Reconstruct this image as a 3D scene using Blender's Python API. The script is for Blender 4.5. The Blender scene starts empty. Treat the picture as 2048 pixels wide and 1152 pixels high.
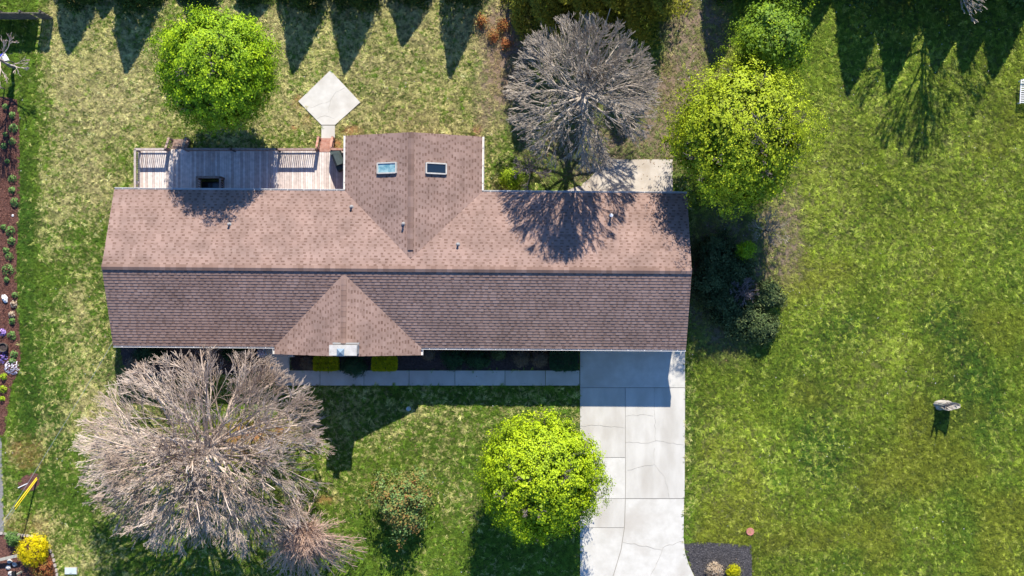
import bpy, math, random
import numpy as np
from mathutils import Vector, Matrix

random.seed(7)
C = bpy.context.scene.collection
SC = bpy.context.scene
R_ = math.radians

# ------------------------------------------------------------------ camera, sky, sun, exposure
H = 68.0            # drone height in metres
F = 2244.0          # focal length in photo pixels (2048 wide)
cam = bpy.data.cameras.new('camera'); camo = bpy.data.objects.new('camera', cam); C.objects.link(camo)
camo.location = (0, 0, H); camo.rotation_euler = (0, 0, 0)
cam.sensor_width = 36.0; cam.lens = 36.0*F/2048.0
cam.clip_start = 1.0; cam.clip_end = 4000.0
SC.camera = camo

SUN_EL = 36.9; SUN_LEAN = 8.5      # shadows fall down the picture and a little to the left
world = bpy.data.worlds.new("World"); SC.world = world; world.use_nodes = True
wn = world.node_tree.nodes; wl = world.node_tree.links
bg = wn['Background']
sky = wn.new('ShaderNodeTexSky'); sky.sky_type = 'NISHITA'; sky.sun_disc = False
sky.sun_elevation = R_(SUN_EL); sky.sun_rotation = R_(SUN_LEAN)
sky.altitude = 300; sky.air_density = 1.0; sky.dust_density = 0.0; sky.ozone_density = 10.0
wl.new(sky.outputs[0], bg.inputs[0]); bg.inputs[1].default_value = 0.13
sl = bpy.data.lights.new('sun', 'SUN'); so = bpy.data.objects.new('sun', sl); C.objects.link(so)
sl.energy = 5.0; sl.angle = R_(0.5); sl.color = (1.0, 0.925, 0.80)
_e = R_(SUN_EL); _a = R_(SUN_LEAN)
sdir = Vector((math.sin(_a)*math.cos(_e), math.cos(_a)*math.cos(_e), math.sin(_e)))   # towards the sun
so.rotation_euler = sdir.to_track_quat('Z', 'Y').to_euler(); so.location = (10, 60, 50)
SC.view_settings.view_transform = 'Standard'; SC.view_settings.look = 'None'
SC.view_settings.gamma = 1.0; SC.view_settings.use_curve_mapping = False
SC.view_settings.exposure = 0.84

# ------------------------------------------------------------------ helpers
def P(px, py, z=0.0):
    """where the ray through photo point (px, py) meets height z"""
    k = (H-z)/F
    return Vector(((px-1024)*k, (576-py)*k, z))

def tag(o, label=None, cat=None, group=None, kind=None):
    if label: o['label'] = label
    if cat: o['category'] = cat
    if group: o['group'] = group
    if kind: o['kind'] = kind
    return o

def empty(name, loc=(0, 0, 0), rz=0.0):
    o = bpy.data.objects.new(name, None); C.objects.link(o)
    o.location = loc; o.rotation_euler = (0, 0, rz); o.empty_display_size = 0.3
    return o

class MB:
    def __init__(s): s.v = []; s.f = []
    def add(s, vs, fs):
        n = len(s.v); s.v += [tuple(v) for v in vs]; s.f += [tuple(i+n for i in f) for f in fs]
    def box(s, c, d, rz=0.0, m=None):
        x, y, z = d[0]/2, d[1]/2, d[2]/2
        vs = [Vector((sx*x, sy*y, sz*z)) for sz in (-1, 1) for sx, sy in ((-1, -1), (1, -1), (1, 1), (-1, 1))]
        M = m if m is not None else Matrix.Rotation(rz, 3, 'Z')
        vs = [M @ v + Vector(c) for v in vs]
        s.add(vs, [(3, 2, 1, 0), (4, 5, 6, 7), (0, 1, 5, 4), (1, 2, 6, 5), (2, 3, 7, 6), (3, 0, 4, 7)])
        return s
    def beam(s, a, b, w, h):
        a = Vector(a); b = Vector(b); d = b-a; L = d.length; d.normalize()
        side = d.cross(Vector((0, 0, 1)))
        if side.length < 1e-3: side = Vector((1, 0, 0))
        side.normalize(); up = side.cross(d)
        M = Matrix((d, side, up)).transposed()
        return s.box((a+b)/2, (L, w, h), m=M)
    def tube(s, a, b, r0, r1=None, n=8, cap=True):
        if r1 is None: r1 = r0
        a = Vector(a); b = Vector(b); d = (b-a).normalized()
        u = d.orthogonal().normalized(); w = d.cross(u)
        vs = []
        for p, r in ((a, r0), (b, r1)):
            for i in range(n):
                t = 2*math.pi*i/n
                vs.append(p + (u*math.cos(t)+w*math.sin(t))*r)
        fs = [(i, (i+1) % n, n+(i+1) % n, n+i) for i in range(n)]
        if cap: fs += [tuple(range(n-1, -1, -1)), tuple(range(n, 2*n))]
        s.add(vs, fs); return s
    def prism(s, pts, z0, z1):
        """pts: xy outline, counter-clockwise or not"""
        a = sum(pts[i][0]*pts[(i+1) % len(pts)][1]-pts[(i+1) % len(pts)][0]*pts[i][1] for i in range(len(pts)))
        if a < 0: pts = pts[::-1]
        n = len(pts)
        vs = [(p[0], p[1], z0) for p in pts]+[(p[0], p[1], z1) for p in pts]
        s.add(vs, [tuple(range(n-1, -1, -1)), tuple(range(n, 2*n))]+[(i, (i+1) % n, n+(i+1) % n, n+i) for i in range(n)])
        return s
    def lathe(s, c, prof, n=16, jit=0.0, sx=1.0, sy=1.0):
        vs = []; fs = []
        for r, z in prof:
            for i in range(n):
                t = 2*math.pi*i/n; q = r*(1+random.uniform(-jit, jit))
                vs.append((c[0]+q*math.cos(t)*sx, c[1]+q*math.sin(t)*sy, c[2]+z))
        for k in range(len(prof)-1):
            for i in range(n):
                fs.append((k*n+i, k*n+(i+1) % n, (k+1)*n+(i+1) % n, (k+1)*n+i))
        fs.append(tuple(range(n-1, -1, -1))); m = (len(prof)-1)*n; fs.append(tuple(range(m, m+n)))
        s.add(vs, fs); return s
    def mesh(s, name, mat, smooth=False):
        me = bpy.data.meshes.new(name); me.from_pydata(s.v, [], s.f); me.update()
        if mat: me.materials.append(mat)
        if smooth: me.polygons.foreach_set('use_smooth', [True]*len(me.polygons))
        return me
    def build(s, name, mat, parent=None, smooth=False, kind=None):
        return link(name, s.mesh(name, mat, smooth), parent, kind)

def link(name, me, parent=None, kind=None, loc=None, rz=None):
    o = bpy.data.objects.new(name, me); C.objects.link(o)
    if parent: o.parent = parent
    if kind: o['kind'] = kind
    if loc is not None: o.location = loc
    if rz is not None: o.rotation_euler = (0, 0, rz)
    return o

def np_mesh(name, verts, faces, mat, fattr=None, smooth=False):
    """verts (N,3), faces (M,k) arrays"""
    me = bpy.data.meshes.new(name)
    verts = np.asarray(verts, dtype=np.float32); faces = np.asarray(faces, dtype=np.int32)
    M, k = faces.shape
    me.vertices.add(len(verts)); me.vertices.foreach_set('co', verts.ravel())
    me.loops.add(M*k); me.loops.foreach_set('vertex_index', faces.ravel())
    me.polygons.add(M); me.polygons.foreach_set('loop_start', np.arange(0, M*k, k, dtype=np.int32))
    if fattr is not None:
        a = me.attributes.new('v', 'FLOAT', 'FACE'); a.data.foreach_set('value', np.asarray(fattr, dtype=np.float32))
    if smooth: me.polygons.foreach_set('use_smooth', np.ones(M, dtype=bool))
    me.update(calc_edges=True)
    me.materials.append(mat)
    return me

# ------------------------------------------------------------------ materials
def _new(name):
    m = bpy.data.materials.new(name); m.use_nodes = True
    nt = m.node_tree; b = nt.nodes['Principled BSDF']
    return m, nt, b

def mat(name, c1, c2=None, scale=3.0, detail=6.0, rough=0.85, bump=0.0, bscale=40.0, metal=0.0, sharp=(0.35, 0.65), spec=0.3, stretch=None, c3=None, s3=0.4):
    m, nt, b = _new(name); N = nt.nodes; L = nt.links
    b.inputs['Roughness'].default_value = rough; b.inputs['Metallic'].default_value = metal
    b.inputs['Specular IOR Level'].default_value = spec
    g = N.new('ShaderNodeNewGeometry')
    src = g.outputs['Position']
    if stretch:
        mp = N.new('ShaderNodeMapping'); mp.inputs['Scale'].default_value = stretch
        L.new(src, mp.inputs[0]); src = mp.outputs[0]
    if c2 is None:
        b.inputs['Base Color'].default_value = (*c1, 1)
    else:
        n = N.new('ShaderNodeTexNoise'); n.inputs['Scale'].default_value = scale; n.inputs['Detail'].default_value = detail
        n.inputs['Roughness'].default_value = 0.65
        L.new(src, n.inputs['Vector'])
        r = N.new('ShaderNodeValToRGB'); r.color_ramp.elements[0].position = sharp[0]; r.color_ramp.elements[1].position = sharp[1]
        r.color_ramp.elements[0].color = (*c1, 1); r.color_ramp.elements[1].color = (*c2, 1)
        L.new(n.outputs['Fac'], r.inputs[0]); out = r.outputs[0]
        if c3 is not None:
            n3 = N.new('ShaderNodeTexNoise'); n3.inputs['Scale'].default_value = s3; n3.inputs['Detail'].default_value = 5
            L.new(src, n3.inputs['Vector'])
            r3 = N.new('ShaderNodeValToRGB'); r3.color_ramp.elements[0].position = 0.5; r3.color_ramp.elements[1].position = 0.72
            L.new(n3.outputs['Fac'], r3.inputs[0])
            mx = N.new('ShaderNodeMix'); mx.data_type = 'RGBA'
            L.new(r3.outputs[0], mx.inputs['Factor']); L.new(out, mx.inputs['A']); mx.inputs['B'].default_value = (*c3, 1)
            out = mx.outputs['Result']
        L.new(out, b.inputs['Base Color'])
    if bump > 0:
        n2 = N.new('ShaderNodeTexNoise'); n2.inputs['Scale'].default_value = bscale; n2.inputs['Detail'].default_value = 4
        L.new(src, n2.inputs['Vector'])
        bm = N.new('ShaderNodeBump'); bm.inputs['Strength'].default_value = 1.0; bm.inputs['Distance'].default_value = bump
        L.new(n2.outputs['Fac'], bm.inputs['Height']); L.new(bm.outputs[0], b.inputs['Normal'])
    return m

def attr_mat(name, cols, rough=0.9, trans=0.0, tcol=None, bump=0.0, noise=0.0, nscale=8.0):
    """colour from the per-piece value 'v' through a ramp of colours"""
    m, nt, b = _new(name); N = nt.nodes; L = nt.links
    a = N.new('ShaderNodeAttribute'); a.attribute_name = 'v'
    r = N.new('ShaderNodeValToRGB'); cr = r.color_ramp
    while len(cr.elements) < len(cols): cr.elements.new(0.5)
    for i, c in enumerate(cols):
        cr.elements[i].position = i/(len(cols)-1); cr.elements[i].color = (*c, 1)
    L.new(a.outputs['Fac'], r.inputs[0]); out = r.outputs[0]
    if noise > 0:
        g = N.new('ShaderNodeNewGeometry'); n = N.new('ShaderNodeTexNoise'); n.inputs['Scale'].default_value = nscale
        n.inputs['Detail'].default_value = 5
        L.new(g.outputs['Position'], n.inputs['Vector'])
        mr = N.new('ShaderNodeMapRange'); mr.inputs['From Min'].default_value = 0.3; mr.inputs['From Max'].default_value = 0.7
        mr.inputs['To Min'].default_value = 1-noise; mr.inputs['To Max'].default_value = 1+noise
        L.new(n.outputs['Fac'], mr.inputs['Value'])
        mx = N.new('ShaderNodeMix'); mx.data_type = 'RGBA'; mx.blend_type = 'MULTIPLY'; mx.inputs['Factor'].default_value = 1
        L.new(out, mx.inputs['A']); L.new(mr.outputs[0], mx.inputs['B']); out = mx.outputs['Result']
    L.new(out, b.inputs['Base Color'])
    b.inputs['Roughness'].default_value = rough; b.inputs['Specular IOR Level'].default_value = 0.25
    if trans > 0:
        t = N.new('ShaderNodeBsdfTranslucent'); ms = N.new('ShaderNodeMixShader'); ms.inputs[0].default_value = trans
        L.new(out, t.inputs[0]); L.new(b.outputs[0], ms.inputs[1]); L.new(t.outputs[0], ms.inputs[2])
        L.new(ms.outputs[0], N['Material Output'].inputs[0])
    return m

M = {}
M['concrete'] = mat('concrete', (.47, .452, .405), (.56, .542, .495), scale=1.6, detail=14, bump=.004, bscale=60, rough=.9, c3=(.42, .39, .34), s3=.45)
M['concrete_worn'] = mat('concrete_worn', (.44, .42, .375), (.53, .51, .462), scale=1.1, detail=14, bump=.004, bscale=60, rough=.9, c3=(.39, .36, .31), s3=.6, stretch=(1, .35, 1))
M['patio'] = mat('patio_concrete', (.46, .415, .355), (.54, .495, .435), scale=1.5, detail=9, bump=.004, bscale=60, rough=.9, c3=(.40, .345, .28), s3=.7)
M['crack'] = mat('crack_dark', (.27, .255, .225))
M['gutter'] = mat('white_metal', (.72, .70, .68), (.62, .60, .57), scale=2, rough=.5)
M['brick'] = mat('brick_red', (.22, .10, .07), (.30, .14, .10), scale=14, bump=.004)
M['mortar'] = mat('mortar', (.45, .43, .40))
M['glass'] = mat('window_glass', (.03, .04, .05), rough=.08, spec=.8)
M['skyglass'] = mat('skylight_glass', (.08, .22, .27), (.34, .50, .52), scale=3.5, rough=.1, spec=.8)  # pale blue sky reflection painted into the glass colour
M['skyglass_dark'] = mat('skylight_glass_dark', (.012, .022, .035), rough=.12, spec=.8)
M['frame'] = mat('skylight_frame', (.50, .48, .44), (.38, .36, .33), scale=6, rough=.5)
M['door'] = mat('door_paint', (.55, .53, .50))
M['stone'] = mat('chimney_stone', (.42, .39, .35), (.58, .56, .52), scale=5, bump=.02, bscale=12)
M['crown_cap'] = mat('chimney_crown', (.40, .385, .36), (.52, .505, .48), scale=5, detail=8, bump=.01, bscale=20, c3=(.30, .28, .26), s3=2.5)
M['flue'] = mat('flue_metal', (.16, .22, .28), rough=.6, metal=.2)
M['rubber'] = mat('vent_rubber', (.03, .022, .018), rough=1, spec=.05); M['lead'] = mat('vent_lead', (.25, .25, .25), rough=.5)
M['pvc'] = mat('white_pvc', (.8, .8, .8), rough=.4)
SH = [(.112, .062, .047), (.170, .108, .086), (.242, .163, .136), (.292, .206, .176)]
M['shingle'] = attr_mat('shingle', SH, rough=.95, noise=.17, nscale=.8)
M['underlay'] = mat('roof_underlay', (.10, .07, .06))
M['soffit'] = mat('soffit_white', (.65, .63, .60))
M['deck'] = attr_mat('weathered_deck', [(.42, .34, .31), (.54, .47, .43), (.66, .60, .56)], rough=.9, noise=.16, nscale=5)
M['deck_red'] = mat('stained_deck', (.30, .135, .095), (.42, .25, .20), scale=4, bump=.003)
M['rail'] = mat('rail_wood', (.20, .125, .10), (.33, .25, .21), scale=5)
M['rail_pale'] = mat('rail_wood_pale', (.34, .27, .235), (.48, .42, .38), scale=5)
M['fencewood'] = mat('fence_wood', (.07, .064, .053), (.15, .135, .11), scale=5)
M['bark'] = mat('bark', (.16, .13, .11), (.26, .22, .19), scale=6, bump=.02, bscale=14)
M['bark_dark'] = mat('bark_dark', (.06, .05, .04), (.12, .10, .08), scale=6, bump=.02, bscale=14)
M['twig_grey'] = mat('twig_grey', (.27, .228, .185), (.46, .40, .335), scale=2.0)
M['twig_pink'] = mat('twig_pink', (.35, .262, .205), (.60, .50, .42), scale=.5, sharp=(.4, .6))
M['twig_tan'] = mat('twig_tan', (.42, .27, .20), (.58, .43, .34), scale=1.0)
M['twig_purple'] = mat('twig_purple', (.20, .16, .17), (.32, .27, .27), scale=2.0)
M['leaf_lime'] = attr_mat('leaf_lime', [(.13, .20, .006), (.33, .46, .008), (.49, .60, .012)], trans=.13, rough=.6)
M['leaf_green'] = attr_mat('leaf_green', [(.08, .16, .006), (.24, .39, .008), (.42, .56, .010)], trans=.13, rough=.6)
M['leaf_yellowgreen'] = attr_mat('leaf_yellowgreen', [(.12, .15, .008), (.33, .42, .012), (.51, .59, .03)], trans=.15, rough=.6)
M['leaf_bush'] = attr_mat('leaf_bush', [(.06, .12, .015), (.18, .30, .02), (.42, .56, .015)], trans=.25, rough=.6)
M['conifer'] = attr_mat('conifer', [(.02, .045, .010), (.045, .085, .015), (.09, .14, .02)], trans=.1)
M['cedar'] = attr_mat('cedar', [(.06, .07, .012), (.17, .18, .02), (.32, .31, .03)], trans=.15)
M['juniper'] = attr_mat('juniper', [(.03, .055, .02), (.08, .12, .04), (.17, .20, .08)], trans=.15)
M['ragged'] = attr_mat('ragged_foliage', [(.34, .14, .05), (.25, .19, .06), (.20, .24, .06), (.14, .26, .08), (.32, .38, .13)], trans=.2)
M['gold'] = attr_mat('gold_foliage', [(.20, .22, .004), (.42, .42, .005), (.62, .56, .008)], trans=.2)
M['forsythia'] = attr_mat('forsythia', [(.40, .34, .003), (.70, .58, .003), (.85, .72, .01)], trans=.2)
M['red_shrub'] = attr_mat('red_foliage', [(.24, .06, .03), (.38, .14, .05), (.22, .20, .05)], trans=.2)
M['yew'] = attr_mat('dark_evergreen', [(.015, .04, .018), (.03, .08, .03), (.06, .12, .045)], trans=.1)
M['brownbush'] = attr_mat('brown_bush', [(.10, .075, .05), (.16, .12, .08), (.22, .17, .12)])
M['perennial'] = attr_mat('perennial', [(.06, .14, .03), (.13, .26, .06), (.24, .34, .12)], trans=.2)
M['limeplant'] = attr_mat('lime_perennial', [(.16, .26, .01), (.30, .44, .02), (.42, .52, .03)], trans=.2)
M['purple'] = attr_mat('purple_flowers', [(.18, .09, .30), (.38, .24, .60), (.50, .38, .70)])
M['whiteflower'] = attr_mat('white_flowers', [(.45, .40, .50), (.66, .62, .72), (.8, .78, .84)])
M['dryplant'] = attr_mat('dry_plant', [(.25, .17, .10), (.42, .32, .22), (.55, .46, .36)])
M['mulch'] = mat('red_mulch', (.065, .028, .022), (.17, .078, .058), scale=9, detail=10, bump=.08, bscale=14)
M['mulch_dark'] = mat('dark_mulch', (.035, .033, .036), (.085, .08, .085), scale=9, detail=10, bump=.08, bscale=14)
M['mulch_black'] = mat('bed_mulch', (.03, .022, .022), (.075, .055, .05), scale=9, detail=10, bump=.06, bscale=14)
M['asphalt'] = mat('asphalt', (.16, .155, .15), (.24, .23, .22), scale=10, detail=8, bump=.01, bscale=60)
M['rock'] = mat('pale_rock', (.34, .32, .30), (.60, .58, .56), scale=4, bump=.03, bscale=8)
M['edging'] = mat('edging_stone', (.30, .26, .23), (.45, .40, .36), scale=6)
M['yellow'] = mat('yellow_plastic', (.75, .55, .02), rough=.4)
M['steel'] = mat('galvanised_wire', (.30, .31, .32), rough=.4, metal=.5)
M['white'] = mat('white_paint', (.75, .75, .75), (.6, .6, .6), scale=8, rough=.5)
M['blue'] = mat('blue_paint', (.03, .04, .45), rough=.5)
M['grillcover'] = mat('grill_cover', (.035, .05, .05), (.06, .08, .078), scale=3, rough=.75)
M['black'] = mat('black_metal', (.015, .015, .015), rough=.4)
M['cover'] = mat('utility_cover', (.42, .50, .48), (.50, .56, .54), scale=6)
M['redcover'] = mat('red_cover', (.38, .15, .11), (.46, .20, .16), scale=6)
M['postwood'] = mat('grey_post_wood', (.28, .27, .22), (.40, .38, .32), scale=8)
M['dirt'] = mat('dirt', (.36, .17, .08), (.45, .25, .14), scale=6, bump=.02)

# ------------------------------------------------------------------ noise for the ground's colours
def vnoise(x, y, s, seed):
    rs = np.random.RandomState(seed); G = rs.rand(257, 257)
    fx = np.mod(x/s+1000.3, 256); fy = np.mod(y/s+1000.7, 256)
    i = np.floor(fx).astype(int); j = np.floor(fy).astype(int); u = fx-i; v = fy-j
    u = u*u*(3-2*u); v = v*v*(3-2*v); i1 = (i+1) % 257; j1 = (j+1) % 257
    return (G[i, j]*(1-u)+G[i1, j]*u)*(1-v)+(G[i, j1]*(1-u)+G[i1, j1]*u)*v
def fbm(x, y, s, seed, o=4):
    t = 0; a = 1; w = 0
    for k in range(o):
        t = t+a*vnoise(x, y, s/2**k, seed+k); w += a; a *= .55
    return t/w
def sm(a, b, t):
    t = np.clip((t-a)/(b-a), 0, 1); return t*t*(3-2*t)
def blob(px, py, cx, cy, rx, ry, soft=.5):
    d = np.sqrt(((px-cx)/rx)**2+((py-cy)/ry)**2)
    return 1-sm(1-soft, 1+soft, d)

def lawn_map(x, y):
    """straw fraction, dark-green fraction, dirt fraction, litter fraction at world x, y (what grows where)"""
    px = x*33+1024; py = 576-y*33
    n1 = fbm(x, y, 5.0, 11); n2 = fbm(x, y, 1.6, 31); n3 = fbm(x, y, 12.0, 51)
    wob = (fbm(x, y, 2.5, 71)-.5)*90
    back = sm(60, 120, px+wob*.5)*(1-sm(960, 1050, px+wob))*(1-sm(395, 470, py+wob*.3))
    s = .30+.42*back
    s = s-.22*blob(px, py, 560, 330, 420, 60)*back
    s = s+.22*blob(px, py, 190, 130, 110, 150)+.25*blob(px, py, 185, 350, 50, 35)+.35*blob(px, py, 110, 470, 40, 60)+.3*blob(px, py, 140, 620, 35, 70)
    s = s+.25*blob(px, py, 190, 640, 45, 260)+.30*blob(px, py, 130, 800, 60, 90)
    s = np.where(px < 75+wob*.3, s-.45*(1-sm(60, 90, px+wob*.2)), s)
    fl = blob(px, py, 200, 930, 130, 90)
    s = s-.25*blob(px, py, 110, 900, 70, 160)+.25*blob(px, py, 330, 900, 250, 160)+.7*blob(px, py, 50, 1045, 75, 30)+.5*blob(px, py, 20, 960, 22, 80)
    s = s+.55*blob(px, py, 55, 895, 36, 45)+.2*blob(px, py, 120, 1120, 100, 50)
    fr = (px > 560)*(px < 1160)*(py > 770)
    s = s+fr*(.10+.15*blob(px, py, 950, 840, 160, 45)-.18*blob(px, py, 1000, 960, 60, 60)-.28*sm(990, 1080, py))
    rt = sm(1370, 1400, px)
    s = s+rt*(-.06+.35*blob(px, py, 1620, 480, 80, 190)+.28*blob(px, py, 1740, 270, 190, 90)+.14*blob(px, py, 1800, 420, 200, 110)+.15*blob(px, py, 1470, 930, 70, 120)+.12*blob(px, py, 1620, 1020, 90, 130))
    s = s+rt*.16*blob(px, py, 1750, 745, 90, 70)
    s = s+(n3-.5)*.5*back-.10*(1-back)*(1-rt)+(n1-.5)*.6+(n2-.5)*.45
    d = .18+rt*.12+(n3-.5)*1.3+(fbm(x, y, 3.0, 91)-.5)*.8-.5*back
    d = d+.5*blob(px, py, 48, 620, 22, 300)+.5*blob(px, py, 90, 850, 40, 140)+.4*blob(px, py, 140, 930, 60, 120)
    for cx, cy, rx, ry, w in ((1885, 640, 50, 35, .7), (1920, 690, 35, 40, .7), (1640, 830, 50, 120, .35), (1610, 540, 25, 20, .8), (1700, 660, 60, 40, .4),
                              (1960, 780, 40, 60, .4), (1640, 900, 40, 60, .5), (1760, 1010, 60, 30, .5), (2000, 560, 60, 120, .25), (1790, 400, 30, 20, .5), (1980, 1000, 80, 150, .3), (1890, 800, 80, 60, .45)):
        d = d+w*blob(px, py, cx, cy, rx, ry, .7)
    dirt = np.zeros_like(x)
    for cx, cy, rx, ry, w in ((520, 865, 75, 28, .9), (480, 900, 60, 30, .6), (955, 262, 10, 10, 1), (590, 257, 7, 6, 1), (703, 262, 22, 12, .5), (672, 290, 16, 10, .9),
                              (985, 60, 30, 25, .5), (55, 905, 36, 30, .55), (50, 1050, 60, 22, .3), (1010, 110, 35, 90, .6), (1335, 170, 22, 60, .35), (598, 205, 12, 14, .5), (615, 240, 14, 12, .4), (650, 1000, 20, 10, .6), (850, 270, 60, 6, .25)):
        dirt = np.maximum(dirt, w*blob(px, py, cx, cy, rx, ry, .6))
    dirt = dirt*(.35+1.3*n2)
    lit = np.maximum(blob(px, py, 1330, 240, 60, 110, .4), blob(px, py, 1200, 250, 160, 130, .4)*.8)
    lit = np.maximum(lit, .85*blob(px, py, 1010, 180, 60, 210, .3)); lit = np.maximum(lit, .9*blob(px, py, 1390, 60, 70, 150, .3))
    lit = np.maximum(lit, .8*blob(px, py, 1560, 470, 45, 110, .4)); lit = np.maximum(lit, .8*blob(px, py, 1450, 560, 90, 150, .3))
    lit = np.maximum(lit, .55*blob(px, py, 300, 780, 90, 90, .4))
    lit = lit*(.6+.7*n2)
    lit = lit*(1-.9*blob(px, py, 1000, 330, 40, 80, .3))
    return np.clip(s, .02, .97), np.clip(d, 0, 1), np.clip(dirt, 0, 1), np.clip(lit, 0, 1), rt

STRAW = np.array((.50, .435, .205)); OLIVE = np.array((.205, .270, .020)); GREEN = np.array((.120, .215, .020)); DARK = np.array((.052, .120, .012))
DIRT = np.array((.42, .19, .085)); LITTER = np.array((.27, .20, .15))

def mixc(a, b, t): return a*(1-t[:, None])+b*t[:, None]

# ------------------------------------------------------------------ ground sheet
def build_ground():
    xs = np.concatenate([[-900, -400, -200, -110, -70, -50, -42], np.arange(-36, 36.01, .25), [42, 50, 70, 110, 200, 400, 900]])
    ys = np.concatenate([[-900, -400, -200, -110, -60, -36, -28], np.arange(-22, 22.01, .25), [28, 36, 60, 110, 200, 400, 900]])
    X, Y = np.meshgrid(xs, ys); x = X.ravel(); y = Y.ravel()
    Z = np.zeros_like(x)
    nx, ny = len(xs), len(ys)
    i = np.arange(nx-1); j = np.arange(ny-1); I, J = np.meshgrid(i, j); a = (J*nx+I).ravel()
    faces = np.stack([a, a+1, a+1+nx, a+nx], 1)
    s, d, dirt, lit, rt = lawn_map(x, y)
    g = mixc(np.tile(GREEN*.8+OLIVE*.2, (len(x), 1)), OLIVE, rt*.6)
    c = mixc(g, DARK, d*.8); c = mixc(c, STRAW*.80, s*.75)
    c = c*(.55-.06*rt[:, None])  # dark thatch and soil, plus painted crevice shade between tufts
    c = mixc(c, DIRT*.9, dirt*.95); c = mixc(c, LITTER*.8, lit)
    m, nt, b = _new('soil_and_grass'); N = nt.nodes; L = nt.links
    at = N.new('ShaderNodeAttribute'); at.attribute_name = 'col'
    ge = N.new('ShaderNodeNewGeometry'); n = N.new('ShaderNodeTexNoise'); n.inputs['Scale'].default_value = 7; n.inputs['Detail'].default_value = 8
    n.inputs['Roughness'].default_value = .75
    L.new(ge.outputs['Position'], n.inputs['Vector'])
    mr = N.new('ShaderNodeMapRange'); mr.inputs['From Min'].default_value = .3; mr.inputs['From Max'].default_value = .7
    mr.inputs['To Min'].default_value = .62; mr.inputs['To Max'].default_value = 1.35; L.new(n.outputs['Fac'], mr.inputs['Value'])
    mx = N.new('ShaderNodeMix'); mx.data_type = 'RGBA'; mx.blend_type = 'MULTIPLY'; mx.inputs['Factor'].default_value = 1
    L.new(at.outputs['Color'], mx.inputs['A']); L.new(mr.outputs[0], mx.inputs['B']); L.new(mx.outputs['Result'], b.inputs['Base Color'])
    b.inputs['Roughness'].default_value = 1; b.inputs['Specular IOR Level'].default_value = .1
    bm = N.new('ShaderNodeBump'); bm.inputs['Distance'].default_value = .06; L.new(n.outputs['Fac'], bm.inputs['Height']); L.new(bm.outputs[0], b.inputs['Normal'])
    me = np_mesh('ground', np.stack([x, y, Z], 1), faces, m)
    ca = me.color_attributes.new('col', 'FLOAT_COLOR', 'POINT')
    ca.data.foreach_set('color', np.concatenate([c, np.ones((len(c), 1))], 1).astype(np.float32).ravel())
    link('ground', me, kind='structure')
build_ground()

# outlines (photo points on the ground)
DRIVE = [(1160, 690), (1370, 690), (1370, 800), (1368, 1000), (1367, 1075), (1370, 1105), (1378, 1130), (1392, 1160), (1402, 1180), (1160, 1180)]
WALK = [(550, 741), (1160, 741), (1160, 771), (552, 771)]
DIAMOND = [(597, 203), (661, 141), (721, 205), (671, 250), (670, 290), (642, 290), (643, 250)]
RPATIO = [(1216, 319), (1345, 319), (1345, 400), (1080, 400), (1130, 382), (1160, 371), (1178, 358), (1190, 345), (1200, 330)]
LBED = [(-60, 193), (10, 194), (34, 199), (39, 240), (40, 320), (41, 400), (36, 470), (33, 540), (36, 600), (40, 670), (42, 725), (38, 742), (25, 768), (17, 815), (13, 850), (9, 872), (-60, 876)]
FBED_L = [(238, 690), (540, 690), (540, 745), (400, 752), (270, 752), (250, 742)]
FBED_R = [(580, 690), (1158, 690), (1158, 740), (580, 740)]
BBED = [(1368, 1088), (1400, 1084), (1440, 1086), (1503, 1090), (1504, 1180), (1402, 1180), (1392, 1160), (1380, 1130), (1372, 1106)]
BLBED = [(-20, 1066), (30, 1068), (66, 1072), (92, 1084), (106, 1110), (114, 1140), (118, 1190), (-20, 1190)]
RINGBED = [(36, 965), (48, 952), (64, 945), (80, 948), (80, 968), (70, 980), (52, 984), (40, 978)]
ROAD = [(-200, 874), (3, 874), (6, 960), (8, 1040), (12, 1100), (14, 1180), (14, 1300), (-200, 1300)]
HOUSE = [(232, 390), (690, 388), (690, 300), (960, 300), (960, 392), (1362, 396), (1362, 690), (232, 690)]
DECKP = [(284, 305), (690, 305), (690, 395), (284, 395)]
SBED = [(1386, 470), (1400, 450), (1460, 470), (1530, 500), (1555, 560), (1545, 640), (1525, 675), (1490, 672), (1440, 640), (1405, 600), (1388, 560)]

def inpoly(x, y, poly):
    r = np.zeros(x.shape, bool); n = len(poly)
    for i in range(n):
        x0, y0 = poly[i]; x1, y1 = poly[(i+1) % n]
        if y0 == y1: continue
        c = ((y0 > y) != (y1 > y)) & (x < (x1-x0)*(y-y0)/(y1-y0)+x0)
        r ^= c
    return r

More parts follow.
